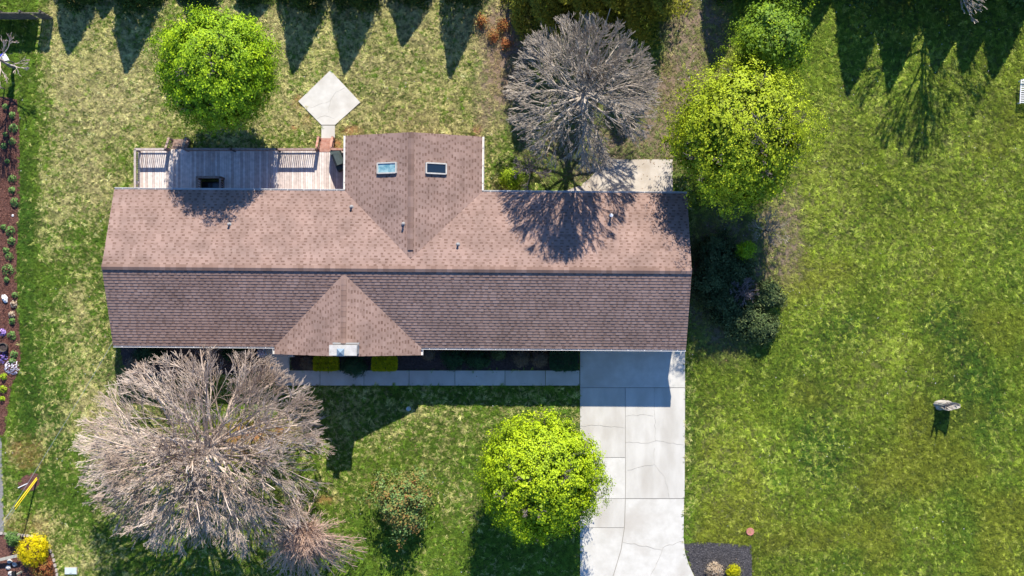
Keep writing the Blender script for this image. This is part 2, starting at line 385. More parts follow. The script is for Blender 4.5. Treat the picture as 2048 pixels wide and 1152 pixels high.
# ------------------------------------------------------------------ grass (countless tufts)
def make_tuft_objects():
    m, nt, b = _new('grass_blade'); N = nt.nodes; L = nt.links
    at = N.new('ShaderNodeAttribute'); at.attribute_name = 'col'; at.attribute_type = 'INSTANCER'
    L.new(at.outputs['Color'], b.inputs['Base Color']); b.inputs['Roughness'].default_value = .7; b.inputs['Specular IOR Level'].default_value = .2
    t = N.new('ShaderNodeBsdfTranslucent'); ms = N.new('ShaderNodeMixShader'); ms.inputs[0].default_value = .2
    L.new(at.outputs['Color'], t.inputs[0]); L.new(b.outputs[0], ms.inputs[1]); L.new(t.outputs[0], ms.inputs[2])
    L.new(ms.outputs[0], N['Material Output'].inputs[0])
    rs = random.Random(3); mb = MB()
    for k in range(9):
        a = rs.gauss(0, .30)+(math.pi if k % 4 == 3 else 0)
        l = rs.uniform(.12, .24); w = rs.uniform(.013, .022); h = rs.uniform(.025, .07)
        bx, by = rs.uniform(-.09, .03), rs.uniform(-.038, .038)
        c, s = math.cos(a), math.sin(a)
        def q(u, v, z): return (bx+c*u-s*v, by+s*u+c*v, z)
        mb.add([q(0, -w/2, 0), q(0, w/2, 0), q(l*.5, w/2, h), q(l*.5, -w/2, h), q(l, 0, h*.7)], [(0, 1, 2, 3), (3, 2, 4)])
    return mb.mesh('grass_tuft', m)

def build_grass():
    rs = np.random.RandomState(5); n = 620000
    x = rs.uniform(-33.5, 33.5, n); y = rs.uniform(-19.5, 19.5, n)
    px = x*33+1024; py = 576-y*33
    bad = np.zeros(n, bool)
    for poly in (DRIVE, WALK, DIAMOND, RPATIO, LBED, FBED_L, FBED_R, BBED, BLBED, RINGBED, ROAD, HOUSE, DECKP):
        bad |= inpoly(px, py, poly)
    s, d, dirt, lit, rt = lawn_map(x, y)
    bad |= rs.rand(n) < np.maximum(dirt*.85, lit*.75)
    # bare straw-coloured gaps show the sheet below
    ok = ~bad; x, y, s, d, dirt, lit, rt = [a[ok] for a in (x, y, s, d, dirt, lit, rt)]; m = len(x)
    xr = x*.8-y*.6; yr = x*.6+y*.8; xq = x*.34+y*.94; yq = y*.34-x*.94
    ny_ = fbm(x, y, .9, 401, 2)*.5
    cl = .5*fbm(xr+ny_, yr, .17, 201, 1)+.5*fbm(xq, yq+ny_, .12, 211, 1)
    cg = .5*fbm(xr+40, yr+ny_, .11, 301, 1)+.5*fbm(xq+ny_, yq+60, .19, 311, 1)
    pick = (rs.rand(m)*.8+(cl-.5)*1.3+.5-.40) < s          # a straw tuft
    g = mixc(np.tile(GREEN, (m, 1)), OLIVE, np.clip(rt*.75+(rs.rand(m)-.5)*.6+.15, 0, 1))
    g = mixc(g, DARK, np.clip(d*.9+(rs.rand(m)-.5)*.5, 0, 1))
    st = STRAW[None, :]*(.8+.45*rs.rand(m))[:, None]
    st = mixc(st, OLIVE*1.45, np.clip(rt*.72+(1-rt)*.35*(1-s)+rs.rand(m)*.35-.05, 0, 1))
    c = np.where(pick[:, None], st, g)
    big = (fbm(x, y, 6.0, 501, 3)-.5)*(.5+.5*rt)
    c = mixc(c, np.array((.235, .205, .022)), np.clip((fbm(x+9, y, 4.0, 521, 3)-.52)*5, 0, 1)*.35*rt)      # ochre patches
    c = c*(.50+.95*rs.rand(m)**1.5+1.15*(cg-.5)+.7*big)[:, None]*(1.0-.04*rt[:, None])
    c = mixc(c, DIRT, dirt*.5); c = mixc(c, LITTER, lit*.5)
    keep = rs.rand(m) < np.clip((cg-.36)*5+.25, .12, 1); x, y, c = x[keep], y[keep], c[keep]; c = np.clip(c, .01, .8); m = len(x)
    hs = np.clip(.5+1.0*(cg[keep]-.3), .4, 1.1)
    me = bpy.data.meshes.new('grass'); me.vertices.add(m)
    me.vertices.foreach_set('co', np.stack([x, y, np.full(m, .002)], 1).astype(np.float32).ravel())
    ca = me.attributes.new('col', 'FLOAT_COLOR', 'POINT')
    ca.data.foreach_set('color', np.concatenate([c, np.ones((m, 1))], 1).astype(np.float32).ravel())
    ha = me.attributes.new('hs', 'FLOAT', 'POINT'); ha.data.foreach_set('value', hs.astype(np.float32))
    o = link('grass', me); tag(o, 'short spring grass, part green and part straw coloured, covering the yards', 'grass', kind='stuff')
    src = make_tuft_objects()
    # geometry nodes: one tuft per point
    ng = bpy.data.node_groups.new('grass_scatter', 'GeometryNodeTree')
    ng.interface.new_socket('Geometry', in_out='INPUT', socket_type='NodeSocketGeometry')
    ng.interface.new_socket('Geometry', in_out='OUTPUT', socket_type='NodeSocketGeometry')
    N = ng.nodes; L = ng.links
    gi = N.new('NodeGroupInput'); go = N.new('NodeGroupOutput')
    m2p = N.new('GeometryNodeMeshToPoints'); iop = N.new('GeometryNodeInstanceOnPoints')
    tuft = bpy.data.objects.new('grass_tuft_source', src)     # not linked to the scene: read by the nodes only
    oi = N.new('GeometryNodeObjectInfo'); oi.inputs['Object'].default_value = tuft; oi.inputs['As Instance'].default_value = True
    r1 = N.new('FunctionNodeRandomValue'); r1.data_type = 'FLOAT_VECTOR'
    r1.inputs[0].default_value = (-.25, -.25, 0); r1.inputs[1].default_value = (.25, .25, 6.283)
    r2 = N.new('FunctionNodeRandomValue'); r2.data_type = 'FLOAT'; r2.inputs[2].default_value = .65; r2.inputs[3].default_value = 1.45
    L.new(gi.outputs[0], m2p.inputs['Mesh']); L.new(m2p.outputs[0], iop.inputs['Points']); L.new(oi.outputs['Geometry'], iop.inputs['Instance'])
    na = N.new('GeometryNodeInputNamedAttribute'); na.data_type = 'FLOAT'; na.inputs['Name'].default_value = 'hs'
    mu = N.new('ShaderNodeMath'); mu.operation = 'MULTIPLY'; L.new(r2.outputs[1], mu.inputs[0]); L.new(na.outputs[0], mu.inputs[1])
    L.new(r1.outputs[0], iop.inputs['Rotation']); L.new(mu.outputs[0], iop.inputs['Scale']); L.new(iop.outputs[0], go.inputs[0])
    md = o.modifiers.new('scatter', 'NODES'); md.node_group = ng
build_grass()

# ------------------------------------------------------------------ beds, paving
def sheet(name, poly, m, z0=-.05, z1=.02, parent=None, kind='structure'):
    pts = [P(a, b).xy for a, b in poly]
    return MB().prism([tuple(p) for p in pts], z0, z1).build(name, m, parent, kind=kind)
sheet('mulch_bed', LBED, M['mulch'], z1=.03)
sheet('mulch_bed', FBED_L, M['mulch_black'], z1=.03)
sheet('mulch_bed', FBED_R, M['mulch_black'], z1=.03)
sheet('mulch_bed', BBED, M['mulch_dark'], z1=.035)
sheet('mulch_bed', BLBED, M['mulch'], z1=.03)
sheet('mulch_bed', RINGBED, M['mulch'], z1=.05)
sheet('road', ROAD, M['asphalt'], z1=.012)

def slab_group(name, pieces, m, ztop=.06, gap=.018, cracks=()):
    root = empty(name, (0, 0, 0)); root['kind'] = 'structure'
    for i, poly in enumerate(pieces):
        pts = [P(a, b).xy for a, b in poly]
        c = sum(pts, Vector((0, 0)))/len(pts)
        q = []
        for p in pts:
            d = p-c; k = max(0, 1-gap/max(d.length, .1)); q.append(tuple(c+d*k))
        MB().prism(q, -.08, ztop+random.uniform(-.003, .003)).build('slab', (M['concrete_worn'] if (m is M['concrete'] and i % 2) else m), root)
    for line in cracks:
        mb = MB(); pts = []
        for i in range(len(line)-1):
            a, b = line[i], line[i+1]; n = max(2, int(math.dist(a, b)/7))
            for k in range(n): 
                t = k/n; pts.append((a[0]+(b[0]-a[0])*t+random.uniform(-1.6, 1.6)*(k > 0), a[1]+(b[1]-a[1])*t+random.uniform(-1.6, 1.6)*(k > 0)))
        pts.append(line[-1])
        for a, b in zip(pts, pts[1:]):
            A = P(*a); B = P(*b); d = (B-A); L_ = d.length; ang = math.atan2(d.y, d.x)
            mb.box(((A.x+B.x)/2, (A.y+B.y)/2, ztop-.004), (L_+.01, random.uniform(.006, .020), .02), ang)
        mb.build('crack', M['crack'], root)
    return root

MB().prism([tuple(P(a, b).xy) for a, b in DRIVE], -.02, .03).build('joint_filler', M['crack'], None, kind='structure')
# the driveway: a left column and a right column of poured slabs
slab_group('driveway', [
    [(1160, 690), (1370, 690), (1370, 774.8), (1160, 774.8)],
    [(1160, 775.4), (1250, 775.4), (1250.3, 914.6), (1160, 914.6)],
    [(1160, 915.1), (1250.3, 915.1), (1250.3, 996.6), (1160, 996.6)],
    [(1160, 997.1), (1250.3, 997.1), (1248.2, 1054.7), (1160, 1054.7)],
    [(1160, 1055.2), (1248.1, 1055.2), (1241.2, 1100), (1226.2, 1150), (1213.2, 1180), (1160, 1180)],
    [(1250.6, 775.4), (1370, 775.4), (1369, 996.7), (1251, 996.7)],
    [(1251, 997.3), (1368, 997.3), (1367, 1075), (1370, 1105), (1378, 1130), (1392, 1160), (1402, 1180), (1214, 1180), (1227, 1150), (1242, 1100), (1249, 1055)],
], M['concrete'], gap=.012, cracks=[
    [(1251, 885), (1290, 886), (1312, 881), (1340, 886), (1369, 890)],
    [(1309, 776), (1308, 820), (1311, 882)], [(1309, 896), (1308, 928), (1330, 955), (1338, 995)], [(1252, 832), (1280, 829), (1306, 832)],
    [(1160, 852), (1200, 850), (1249, 856)], [(1246, 1084), (1300, 1094), (1324, 1100), (1330, 1092), (1366, 1082)], [(1324, 1100), (1310, 1135), (1296, 1160)],
    [(1255, 940), (1290, 931), (1308, 929)],
])
slab_group('walkway', [[(a, 741), (b, 741), (b, 771), (a, 771)] for a, b in ((550, 640), (640.5, 727.7), (728.2, 818), (818.5, 909.7), (910.2, 1009.7), (1010.2, 1090.7), (1091.2, 1159))],
           M['concrete'], ztop=.055, gap=.008)
slab_group('diamond_patio', [[(597, 203), (661, 141), (721, 205), (671, 250), (643, 250)], [(643.5, 251.3), (670.5, 251.3), (670, 282), (643, 282)]],
           M['concrete'], ztop=.09, gap=.004, cracks=[[(622, 216), (645, 207), (661, 202), (672, 185), (690, 176)], [(635, 238), (650, 232), (668, 238)], [(661, 202), (658, 225)]])
rp = slab_group('side_patio', [RPATIO], M['patio'], gap=0.0, cracks=[[(1240, 322), (1262, 360), (1264, 398)]])

# ------------------------------------------------------------------ the house
EZ = 2.75; T = 0.42
HO = Vector((-6.51, 1.08, 0)); HRZ = -0.0073
house = empty('ranch_house', HO, HRZ)
tag(house, 'long low ranch house with brown shingle roof, two cross gables and white gutters', 'house')
RI = Matrix.Rotation(-HRZ, 3, 'Z')
def HL(px, py, z): return RI @ (P(px, py, z)-HO)
HX, HY = 16.66, 4.515
RZ = EZ+HY*T                                    # ridge height
BG = dict(cx=.75, hw=3.96, y1=7.76); FG = dict(cx=-3.0, hw=4.245, y1=-4.98)
BGZ = EZ+BG['hw']*T; FGZ = EZ+FG['hw']*T
def roof_z(x, y):
    z = RZ-abs(y)*T
    if y > 0: z = max(z, BGZ-abs(x-BG['cx'])*T if abs(x-BG['cx']) < BG['hw'] and y < BG['y1'] else -9)
    else: z = max(z, FGZ-abs(x-FG['cx'])*T if abs(x-FG['cx']) < FG['hw'] and y > FG['y1'] else -9)
    return z

ROW = .178
def shingle_slope(name, eave0, udir, updir2d, width, run, parent, seed, butt=.015, gap=.30):
    """tabs in courses: eave0 = corner at the eave, udir along the eave, updir2d horizontally up the slope"""
    rs = np.random.RandomState(seed)
    U = np.array(udir, float); W = np.array((updir2d[0], updir2d[1], T)); sl = np.linalg.norm(W); W = W/sl
    Nn = np.cross(U, W); 
    if Nn[2] < 0: Nn = -Nn
    length = run*sl; E0 = np.array(eave0, float)
    V = []; Fc = []; val = []; n = 0
    nr = int(math.ceil(length/ROW))
    for r in range(nr):
        v0 = r*ROW-(.02 if r == 0 else 0); v1 = min((r+1)*ROW+.03, length)
        u = -rs.uniform(0, .4); raised = False; vm = v0+(v1-v0)*.44; tone = rs.normal(0, .03)
        while u < width:
            w = rs.uniform(.14, .40) if not raised else rs.uniform(.09, .22)
            a = max(u, 0); b = min(u+w, width); u += w; raised = not raised
            if b-a < .02: continue
            t = butt+rs.uniform(-.001, .001)+(.005 if raised else 0); lo = .003
            spans = [(v0, v1, t, lo, .72)] if raised else [(v0, vm, t, .010, gap), (vm+.0005, v1, .0105, lo, .70)]  # lower half of each cutout coloured darker, a painted shadow line
            for va, vb, ta, tb, base in spans:
                p = [E0+U*a+W*va, E0+U*b+W*va, E0+U*b+W*vb, E0+U*a+W*vb]
                V += [p[0]+Nn*ta, p[1]+Nn*ta, p[2]+Nn*tb, p[3]+Nn*tb, p[0]-Nn*.002, p[1]-Nn*.002]; q = n
                Fc += [(q, q+1, q+2, q+3), (q+4, q+5, q+1, q), (q+4, q, q+3, q+3), (q+1, q+5, q+2, q+2)]
                val += [np.clip(base+tone+rs.normal(0, .07), 0, 1)]*4; n += 6
    V = np.array(V); Fc = np.array(Fc)
    quads = Fc
    me = bpy.data.meshes.new(name)
    fl = [tuple(dict.fromkeys(f)) for f in quads.tolist()]
    me.from_pydata(V.tolist(), [], fl)
    # orient upwards
    at = me.attributes.new('v', 'FLOAT', 'FACE'); at.data.foreach_set('value', np.array(val, dtype=np.float32))
    me.materials.append(M['shingle']); me.update()
    o = link(name, me, parent, kind='stuff')
    return o

def plank_quad(mb, a, b, c, d, t):
    a, b, c, d = map(Vector, (a, b, c, d)); n = (b-a).cross(d-a).normalized()
    if n.z < 0: n = -n
    vs = [a, b, c, d]+[p-n*t for p in (a, b, c, d)]
    mb.add(vs, [(0, 1, 2, 3), (7, 6, 5, 4), (0, 4, 5, 1), (1, 5, 6, 2), (2, 6, 7, 3), (3, 7, 4, 0)])

def build_roof():
    mb = MB()
    plank_quad(mb, (-HX, -HY, EZ), (HX, -HY, EZ), (HX, -.001, RZ), (-HX, -.001, RZ), .14)
    plank_quad(mb, (-HX, HY, EZ), (-HX, .001, RZ), (HX, .001, RZ), (HX, HY, EZ), .14)
    roof = mb.build('roof', M['underlay'], house)
    mb = MB()
    c = BG['cx']; w = BG['hw']; yv = (RZ-BGZ)/T
    plank_quad(mb, (c-w, yv, EZ), (c-.001, yv, BGZ), (c-.001, BG['y1'], BGZ), (c-w, BG['y1'], EZ), .14)
    plank_quad(mb, (c+w, yv, EZ), (c+w, BG['y1'], EZ), (c+.001, BG['y1'], BGZ), (c+.001, yv, BGZ), .14)
    r2 = mb.build('gable_roof', M['underlay'], house)
    mb = MB(); c2 = FG['cx']; w2 = FG['hw']; yw = -(RZ-FGZ)/T
    plank_quad(mb, (c2-w2, yw, EZ), (c2-w2, FG['y1'], EZ), (c2-.001, FG['y1'], FGZ), (c2-.001, yw, FGZ), .14)
    plank_quad(mb, (c2+w2, yw, EZ), (c2+.001, yw, FGZ), (c2+.001, FG['y1'], FGZ), (c2+w2, FG['y1'], EZ), .14)
    r3 = mb.build('gable_roof', M['underlay'], house)
    shingle_slope('shingles', (-HX, -HY, EZ), (1, 0, 0), (0, 1), 2*HX, HY, roof, 1, butt=.024, gap=.42)
    shingle_slope('shingles', (-HX, HY, EZ), (1, 0, 0), (0, -1), 2*HX, HY, roof, 2)
    shingle_slope('shingles', (c-w, yv+.1, EZ), (0, 1, 0), (1, 0), BG['y1']-yv-.1, w, r2, 3)
    shingle_slope('shingles', (c+w, yv+.1, EZ), (0, 1, 0), (-1, 0), BG['y1']-yv-.1, w, r2, 4)
    shingle_slope('shingles', (c2-w2, FG['y1'], EZ), (0, 1, 0), (1, 0), abs(FG['y1']-yw)-.1, w2, r3, 5)
    shingle_slope('shingles', (c2+w2, FG['y1'], EZ), (0, 1, 0), (-1, 0), abs(FG['y1']-yw)-.1, w2, r3, 6)
    # ridge caps: folded pieces, each one over the next
    def caps(name, a, b, half, parent, step, dz=.03, m=M['shingle']):
        a = Vector(a); b = Vector(b); d = (b-a); L_ = d.length; d.normalize(); s = d.cross(Vector((0, 0, 1)))
        n = int(L_/step); meshes = []
        for k in range(4):
            mm = MB(); t = .022
            def q(u, v, z): return tuple(d*u+s*v+Vector((0, 0, z)))
            drop = half*T*.96
            mm.add([q(0, -half, -drop), q(0, 0, 0), q(0, half, -drop), q(step+.03, -half, -drop-.012), q(step+.03, 0, -.012), q(step+.03, half, -drop-.012),
                    q(0, -half, -drop-t), q(0, half, -drop-t), q(0, 0, -t)],
                   [(0, 1, 4, 3), (1, 2, 5, 4), (0, 6, 8, 1), (1, 8, 7, 2), (0, 3, 6), (2, 7, 5)])
            me = mm.mesh(name, m); at = me.attributes.new('v', 'FLOAT', 'FACE')
            at.data.foreach_set('value', [(.35, .5, .62, .42)[k]]*len(me.polygons)); meshes.append(me)
        for i in range(n):
            link(name, random.choice(meshes), parent, loc=a+d*(i*step)+Vector((0, 0, dz)))
    caps('ridge_cap', (-HX, 0, RZ), (HX, 0, RZ), .17, roof, .30, .075)
    # raised vent strip below the caps
    def ventstrip(a, b, half, parent):
        a = Vector(a); b = Vector(b); d = (b-a).normalized(); s = d.cross(Vector((0, 0, 1)))
        mm = MB()
        for sg in (-1, 1):
            plank_quad(mm, a+s*sg*.001, b+s*sg*.001, b+s*sg*half+Vector((0, 0, -half*T)), a+s*sg*half+Vector((0, 0, -half*T)), .035)
        mm.build('ridge_vent', M['rubber'], parent)
    ventstrip((-HX+.5, 0, RZ+.042), (HX-.5, 0, RZ+.042), .155, roof)
    caps('ridge_cap', (c, BG['y1']-.35, BGZ), (c, 1.1, BGZ), .16, r2, .30, .10)
    caps('ridge_cap', (c, BG['y1'], BGZ), (c, BG['y1']-.33, BGZ), .16, r2, .30, .03)
    ventstrip((c, BG['y1']-.4, BGZ+.062), (c, 1.15, BGZ+.062), .165, r2)
    caps('ridge_cap', (c2, FG['y1']+.75, FGZ), (c2, -.62, FGZ), .15, r3, .30, .10)
    ventstrip((c2, FG['y1']+.8, FGZ+.062), (c2, -.62, FGZ+.062), .155, r3)
    # fascia / rake boards and gutters
    g = MB()
    def gut(x0, y0, x1, y1, ox, oy):      # a K-style trough outside the eave
        cx, cy = (x0+x1)/2+ox*.065, (y0+y1)/2+oy*.065
        lx = abs(x1-x0)+.0 if oy else .012; ly = abs(y1-y0) if ox else .012
        mb = MB()
        if oy:
            mb.box((cx, (y0+y1)/2+oy*.008, EZ-.075), (abs(x1-x0), .012, .11)); mb.box((cx, (y0+y1)/2+oy*.122, EZ-.07), (abs(x1-x0), .02, .12))
            mb.box((cx, (y0+y1)/2+oy*.065, EZ-.13), (abs(x1-x0), .10, .012))
        else:
            mb.box(((x0+x1)/2+ox*.008, cy, EZ-.075), (.012, abs(y1-y0), .11)); mb.box(((x0+x1)/2+ox*.122, cy, EZ-.07), (.02, abs(y1-y0), .12))
            mb.box(((x0+x1)/2+ox*.065, cy, EZ-.13), (.10, abs(y1-y0), .012))
        o = mb.build('gutter', M['gutter'], house)
        # hanger straps
        hm = MB(); n = int((abs(x1-x0) if oy else abs(y1-y0))/.95)
        for i in range(n):
            t = (i+.5)/n
            if oy: hm.box((x0+(x1-x0)*t, y0+oy*.065, EZ-.016), (.03, .13, .006))
            else: hm.box((x0+ox*.065, y0+(y1-y0)*t, EZ-.016), (.13, .03, .006))
        hm.build('gutter_strap', M['gutter'], o, kind='stuff')
    gut(-HX, -HY, c2-w2-.02, -HY, 0, -1); gut(c2+w2+.02, -HY, HX, -HY, 0, -1)
    gut(-HX, HY, c-w-.02, HY, 0, 1); gut(c+w+.02, HY, HX, HY, 0, 1)
    gut(c-w, HY+.15, c-w, BG['y1'], -1, 0); gut(c+w, HY+.15, c+w, BG['y1'], 1, 0)
    gut(c2-w2, FG['y1'], c2-w2, -HY-.15, -1, 0); gut(c2+w2, FG['y1'], c2+w2, -HY-.15, 1, 0)
    def rake(a, b, ox, oy):
        mb = MB(); a = Vector(a)+Vector((ox, oy, -.20)); b = Vector(b)+Vector((ox, oy, -.20)); mb.beam(a, b, .03, .20); mb.build('rake_board', M['gutter'], house)
    for sx in (-1, 1):
        rake((sx*HX, -HY, EZ-.07), (sx*HX, 0, RZ-.07), -sx*.03, 0); rake((sx*HX, HY, EZ-.07), (sx*HX, 0, RZ-.07), -sx*.03, 0)
        rake((c+sx*w, BG['y1'], EZ-.07), (c, BG['y1'], BGZ-.07), 0, -.03); rake((c2+sx*w2, FG['y1'], EZ-.07), (c2, FG['y1'], FGZ-.07), 0, .03)
    # walls (brick): each wing a gabled block standing back under the eaves
    def block(x0, x1, y0, y1, axis, top):
        mb = MB(); zt = EZ-.10
        if axis == 'x':
            h = (y1-y0)/2; pr = [(y0, 0), (y1, 0), (y1, zt), ((y0+y1)/2, zt+h*T), (y0, zt)]
            vs = [(x0, a, b) for a, b in pr]+[(x1, a, b) for a, b in pr]
        else:
            h = (x1-x0)/2; pr = [(x0, 0), (x1, 0), (x1, zt), ((x0+x1)/2, zt+h*T), (x0, zt)]
            vs = [(a, y0, b) for a, b in pr]+[(a, y1, b) for a, b in pr]
        n = 5; mb.add(vs, [tuple(range(n)), tuple(range(2*n-1, n-1, -1))]+[(i, n+i, n+(i+1) % n, (i+1) % n) for i in range(n)])
        return mb.build('wall', M['brick'], house)
    block(-HX+.35, HX-.35, -HY+.55, HY-.55, 'x', 0)
    block(c-w+.5, c+w-.5, 1.0, BG['y1']-.4, 'y', 0)
    block(c2-w2+.5, c2+w2-.5, FG['y1']+.45, -1.0, 'y', 0)
    sf = MB()
    sf.box((0, -HY+.275, EZ-.175), (2*HX-.1, .545, .02)); sf.box((0, HY-.275, EZ-.175), (2*HX-.1, .545, .02))
    sf.build('soffit', M['soffit'], house)
    # openings on the front and back walls
    def window(x, y, wd, ht, z, oy):
        f = MB()
        for dx in (-wd/2, 0, wd/2): f.box((x+dx, y+oy*.03, z), (.06, .06, ht))
        for dz in (-ht/2, ht/2): f.box((x, y+oy*.03, z+dz), (wd+.06, .062, .06))
        o = f.build('window', M['gutter'], house)
        MB().box((x, y+oy*.012, z), (wd-.06, .02, ht-.06)).build('pane', M['glass'], o)
    for x in (-14.2, -11.5, -8.9, 3.2, 6.0, 8.6): window(x, -HY+.55, 1.5, 1.2, 1.5, -1)
    for x in (-5.4, -.7): window(x, FG['y1']+.45, 1.3, 1.4, 1.4, -1)
    for x in (-14, -10.5, 6.5, 9.5, 13.5): window(x, HY-.55, 1.5, 1.2, 1.5, 1)
    for x in (-1.6, 3.0): window(x, BG['y1']-.4, 1.4, 1.3, 1.5, 1)
    gd = MB(); gd.box((13.4, -HY+.535, 1.1), (4.9, .05, 2.2)); gdo = gd.build('garage_door', M['door'], house)
    gp = MB()
    for i in range(8):
        for j in range(4): gp.box((13.4-2.1+i*.6, -HY+.50, .3+j*.53), (.5, .02, .42))
    gp.build('door_panel', M['door'], gdo)
    fd = MB().box((-8.0+.55, -HY+.53, 1.05), (.95, .06, 2.1)).build('front_door', M['door'], house)
    MB().tube((-7.1, -HY+.45, 1.0), (-7.1, -HY+.50, 1.0), .03).build('door_handle', M['flue'], fd)
    # chimney
    cp = Vector((-9.4, -3.47, 0)); cl = RI @ (cp-HO)
    ch = MB().box((cl.x, cl.y, 2.7), (1.40, .50, 5.4)).build('chimney', M['stone'], house)
    MB().prism([(cl.x-.77, cl.y-.29), (cl.x+.77, cl.y-.29), (cl.x+.77, cl.y+.29), (cl.x-.77, cl.y+.29)], 5.4, 5.62).build('chimney_crown', M['crown_cap'], ch)
    fx = cl.x-.08; fy = cl.y-.09
    fl = MB().box((fx, fy, 5.75), (.30, .30, .26))
    hw_ = .21
    fl.add([(fx-hw_, fy-hw_, 5.98), (fx+hw_, fy-hw_, 5.98), (fx+hw_, fy+hw_, 5.98), (fx-hw_, fy+hw_, 5.98), (fx, fy, 6.10)], [(0, 1, 4), (1, 2, 4), (2, 3, 4), (3, 0, 4), (3, 2, 1, 0)])
    for sx in (-.14, .14):
        for sy in (-.14, .14): fl.box((fx+sx, fy+sy, 5.93), (.02, .02, .12))
    fl.build('flue_cap', M['flue'], ch)
    MB().box((cl.x, cl.y+.33, 4.44), (1.5, .10, .22)).build('flashing', M['lead'], ch)
    # skylights
    for px, py, gm, sgn, lab in ((775, 336, 'skyglass', -1, 'skylight with a pale blue reflection painted into its glass'), (871, 337, 'skyglass_dark', 1, 'skylight with dark glass')):
        z = BGZ-.0
        q = HL(px, py, 3.9); z = roof_z(q.x, q.y); q = HL(px, py, z+.06); z = roof_z(q.x, q.y)
        ang = math.atan(T)*(-sgn)
        Mx = Matrix.Rotation(-ang, 3, 'Y') if False else Matrix.Rotation(sgn*math.atan(T), 3, 'Y')
        f = MB(); 
        for dx, dy, sx, sy in ((-.60, 0, .075, .62), (.60, 0, .075, .62), (0, -.29, 1.125, .075), (0, .29, 1.125, .075)):
            cc = Mx @ Vector((dx, dy, .07))+Vector((q.x, q.y, z)); f.box(cc, (sx, sy, .16), m=Mx)
        o = f.build('skylight', M['frame'], house); o['label'] = lab
        MB().box(Mx @ Vector((0, 0, .09))+Vector((q.x, q.y, z)), (1.12, .51, .02), m=Mx).build('skylight_glass', M[gm], o)
    # plumbing vents
    for px, py, kind in ((703, 414, 0), (459, 449, 0), (807, 448, 0), (916, 489, 0), (1221, 432, 1)):
        q = HL(px, py, 3.8); z = roof_z(q.x, q.y); q = HL(px, py, z); z = roof_z(q.x, q.y)
        mb = MB(); h = .28 if kind == 0 else .55
        mb.lathe((q.x, q.y, z-.05), [(.13, 0), (.12, .09), (.06, .14), (.05, h)], 12)
        o = mb.build('vent_pipe', M['lead'] if kind == 0 else M['black'], house, smooth=False)
        cap = MB().lathe((q.x, q.y, z+h-.05), [(.055, 0), (.075 if kind == 0 else .11, .03), (.06 if kind == 0 else .10, .09 if kind == 0 else .14), (.01, .11 if kind == 0 else .16)], 12)
        cap.build('vent_cap', M['lead'] if kind == 0 else M['pvc'], o)
        if kind: o['label'] = 'vent pipe with white cap'
    # downspouts
    for x, y in ((-HX+.3, -HY+.5), (HX-.35, -HY+.5), (-HX+.3, HY-.5), (HX-.35, HY-.5)):
        MB().box((x, y+(.0), 1.3), (.07, .07, 2.55)).build('downspout', M['gutter'], house)
build_roof()
# front porch and steps
porch = empty('front_porch', (0, 0, 0)); tag(porch, 'concrete front porch landing with three steps down to the walkway', 'porch')
def rectp(mb, x0, y0, x1, y1, z0, z1):
    a = P(x0, y0); b = P(x1, y1); mb.box(((a.x+b.x)/2, (a.y+b.y)/2, (z0+z1)/2), (abs(b.x-a.x), abs(b.y-a.y), z1-z0)); return mb
rectp(MB(), 520, 662, 590, 713, 0, .62).build('landing', M['concrete'], porch)
for i, (y0, y1) in enumerate(((713, 729), (729, 737), (737, 745))):
    rectp(MB(), 543, y0+.1, 580, y1, 0, .47-.155*i).build('step', M['concrete'], porch)

# ------------------------------------------------------------------ the deck
DZ = .75
deck = empty('wooden_deck', P(480, 345)); tag(deck, 'weathered wooden deck with picket railings along the back of the house', 'deck')
deck.location = (0, 0, 0)
dk0 = P(277, 299, DZ); dk1 = P(690, 386, DZ)
def deck_boards():
    bw = .139; x = dk0.x; yt = dk0.y; yb = HO.y+HY-.35
    hx0, hx1 = P(402, 0, DZ).x, P(448, 0, DZ).x; hy = P(0, 357, DZ).y
    meshes = []
    for k in range(6):
        me = MB().box((.5*bw-.003, .5, -.015), (bw-.012, 1.0, .03)).mesh('deck_board', M['deck'])
        at = me.attributes.new('v', 'FLOAT', 'FACE'); at.data.foreach_set('value', [random.uniform(.15, .95)]*6); meshes.append(me)
    redm = MB().box((.5*bw-.003, .5, -.015), (bw-.012, 1.0, .03)).mesh('deck_board', M['deck_red'])
    i = 0
    while x < P(692, 0, DZ).x:
        spans = [(yb, yt)]
        if hx0-.05 < x < hx1: spans = [(hy, yt)]
        for a, b in spans:
            o = link('deck_board', random.choice(meshes), deck, loc=(x, a, DZ+random.uniform(-.002, .002))); o.scale = (1, b-a, 1)
        x += bw; i += 1
    # a threshold of red boards by the steps
    th = MB(); a = P(637, 303, DZ); b = P(665, 297, DZ)
    th.box(((a.x+b.x)/2, (a.y+b.y)/2, DZ+.012), (abs(b.x-a.x), .22, .02)); th.build('threshold_board', M['deck_red'], deck)
    fr = MB()
    fr.box(((dk0.x+dk1.x)/2, dk0.y+.02, DZ-.15), (dk1.x-dk0.x, .04, .24)); fr.box((dk0.x-.02, (dk0.y+yb)/2, DZ-.15), (.04, dk0.y-yb, .24))
    fr.build('rim_joist', M['rail_pale'], deck)
    for xx in np.linspace(dk0.x+.1, dk1.x-.1, 7):
        MB().box((float(xx), dk0.y-.1, (DZ-.03)/2), (.1, .1, DZ-.04)).build('support_post', M['rail'], deck)
deck_boards()
PK = MB().box((0, 0, .41), (.035, .035, .70)).mesh('picket', M['rail'])
PKP = MB().box((0, 0, .41), (.035, .035, .70)).mesh('picket', M['rail_pale'])
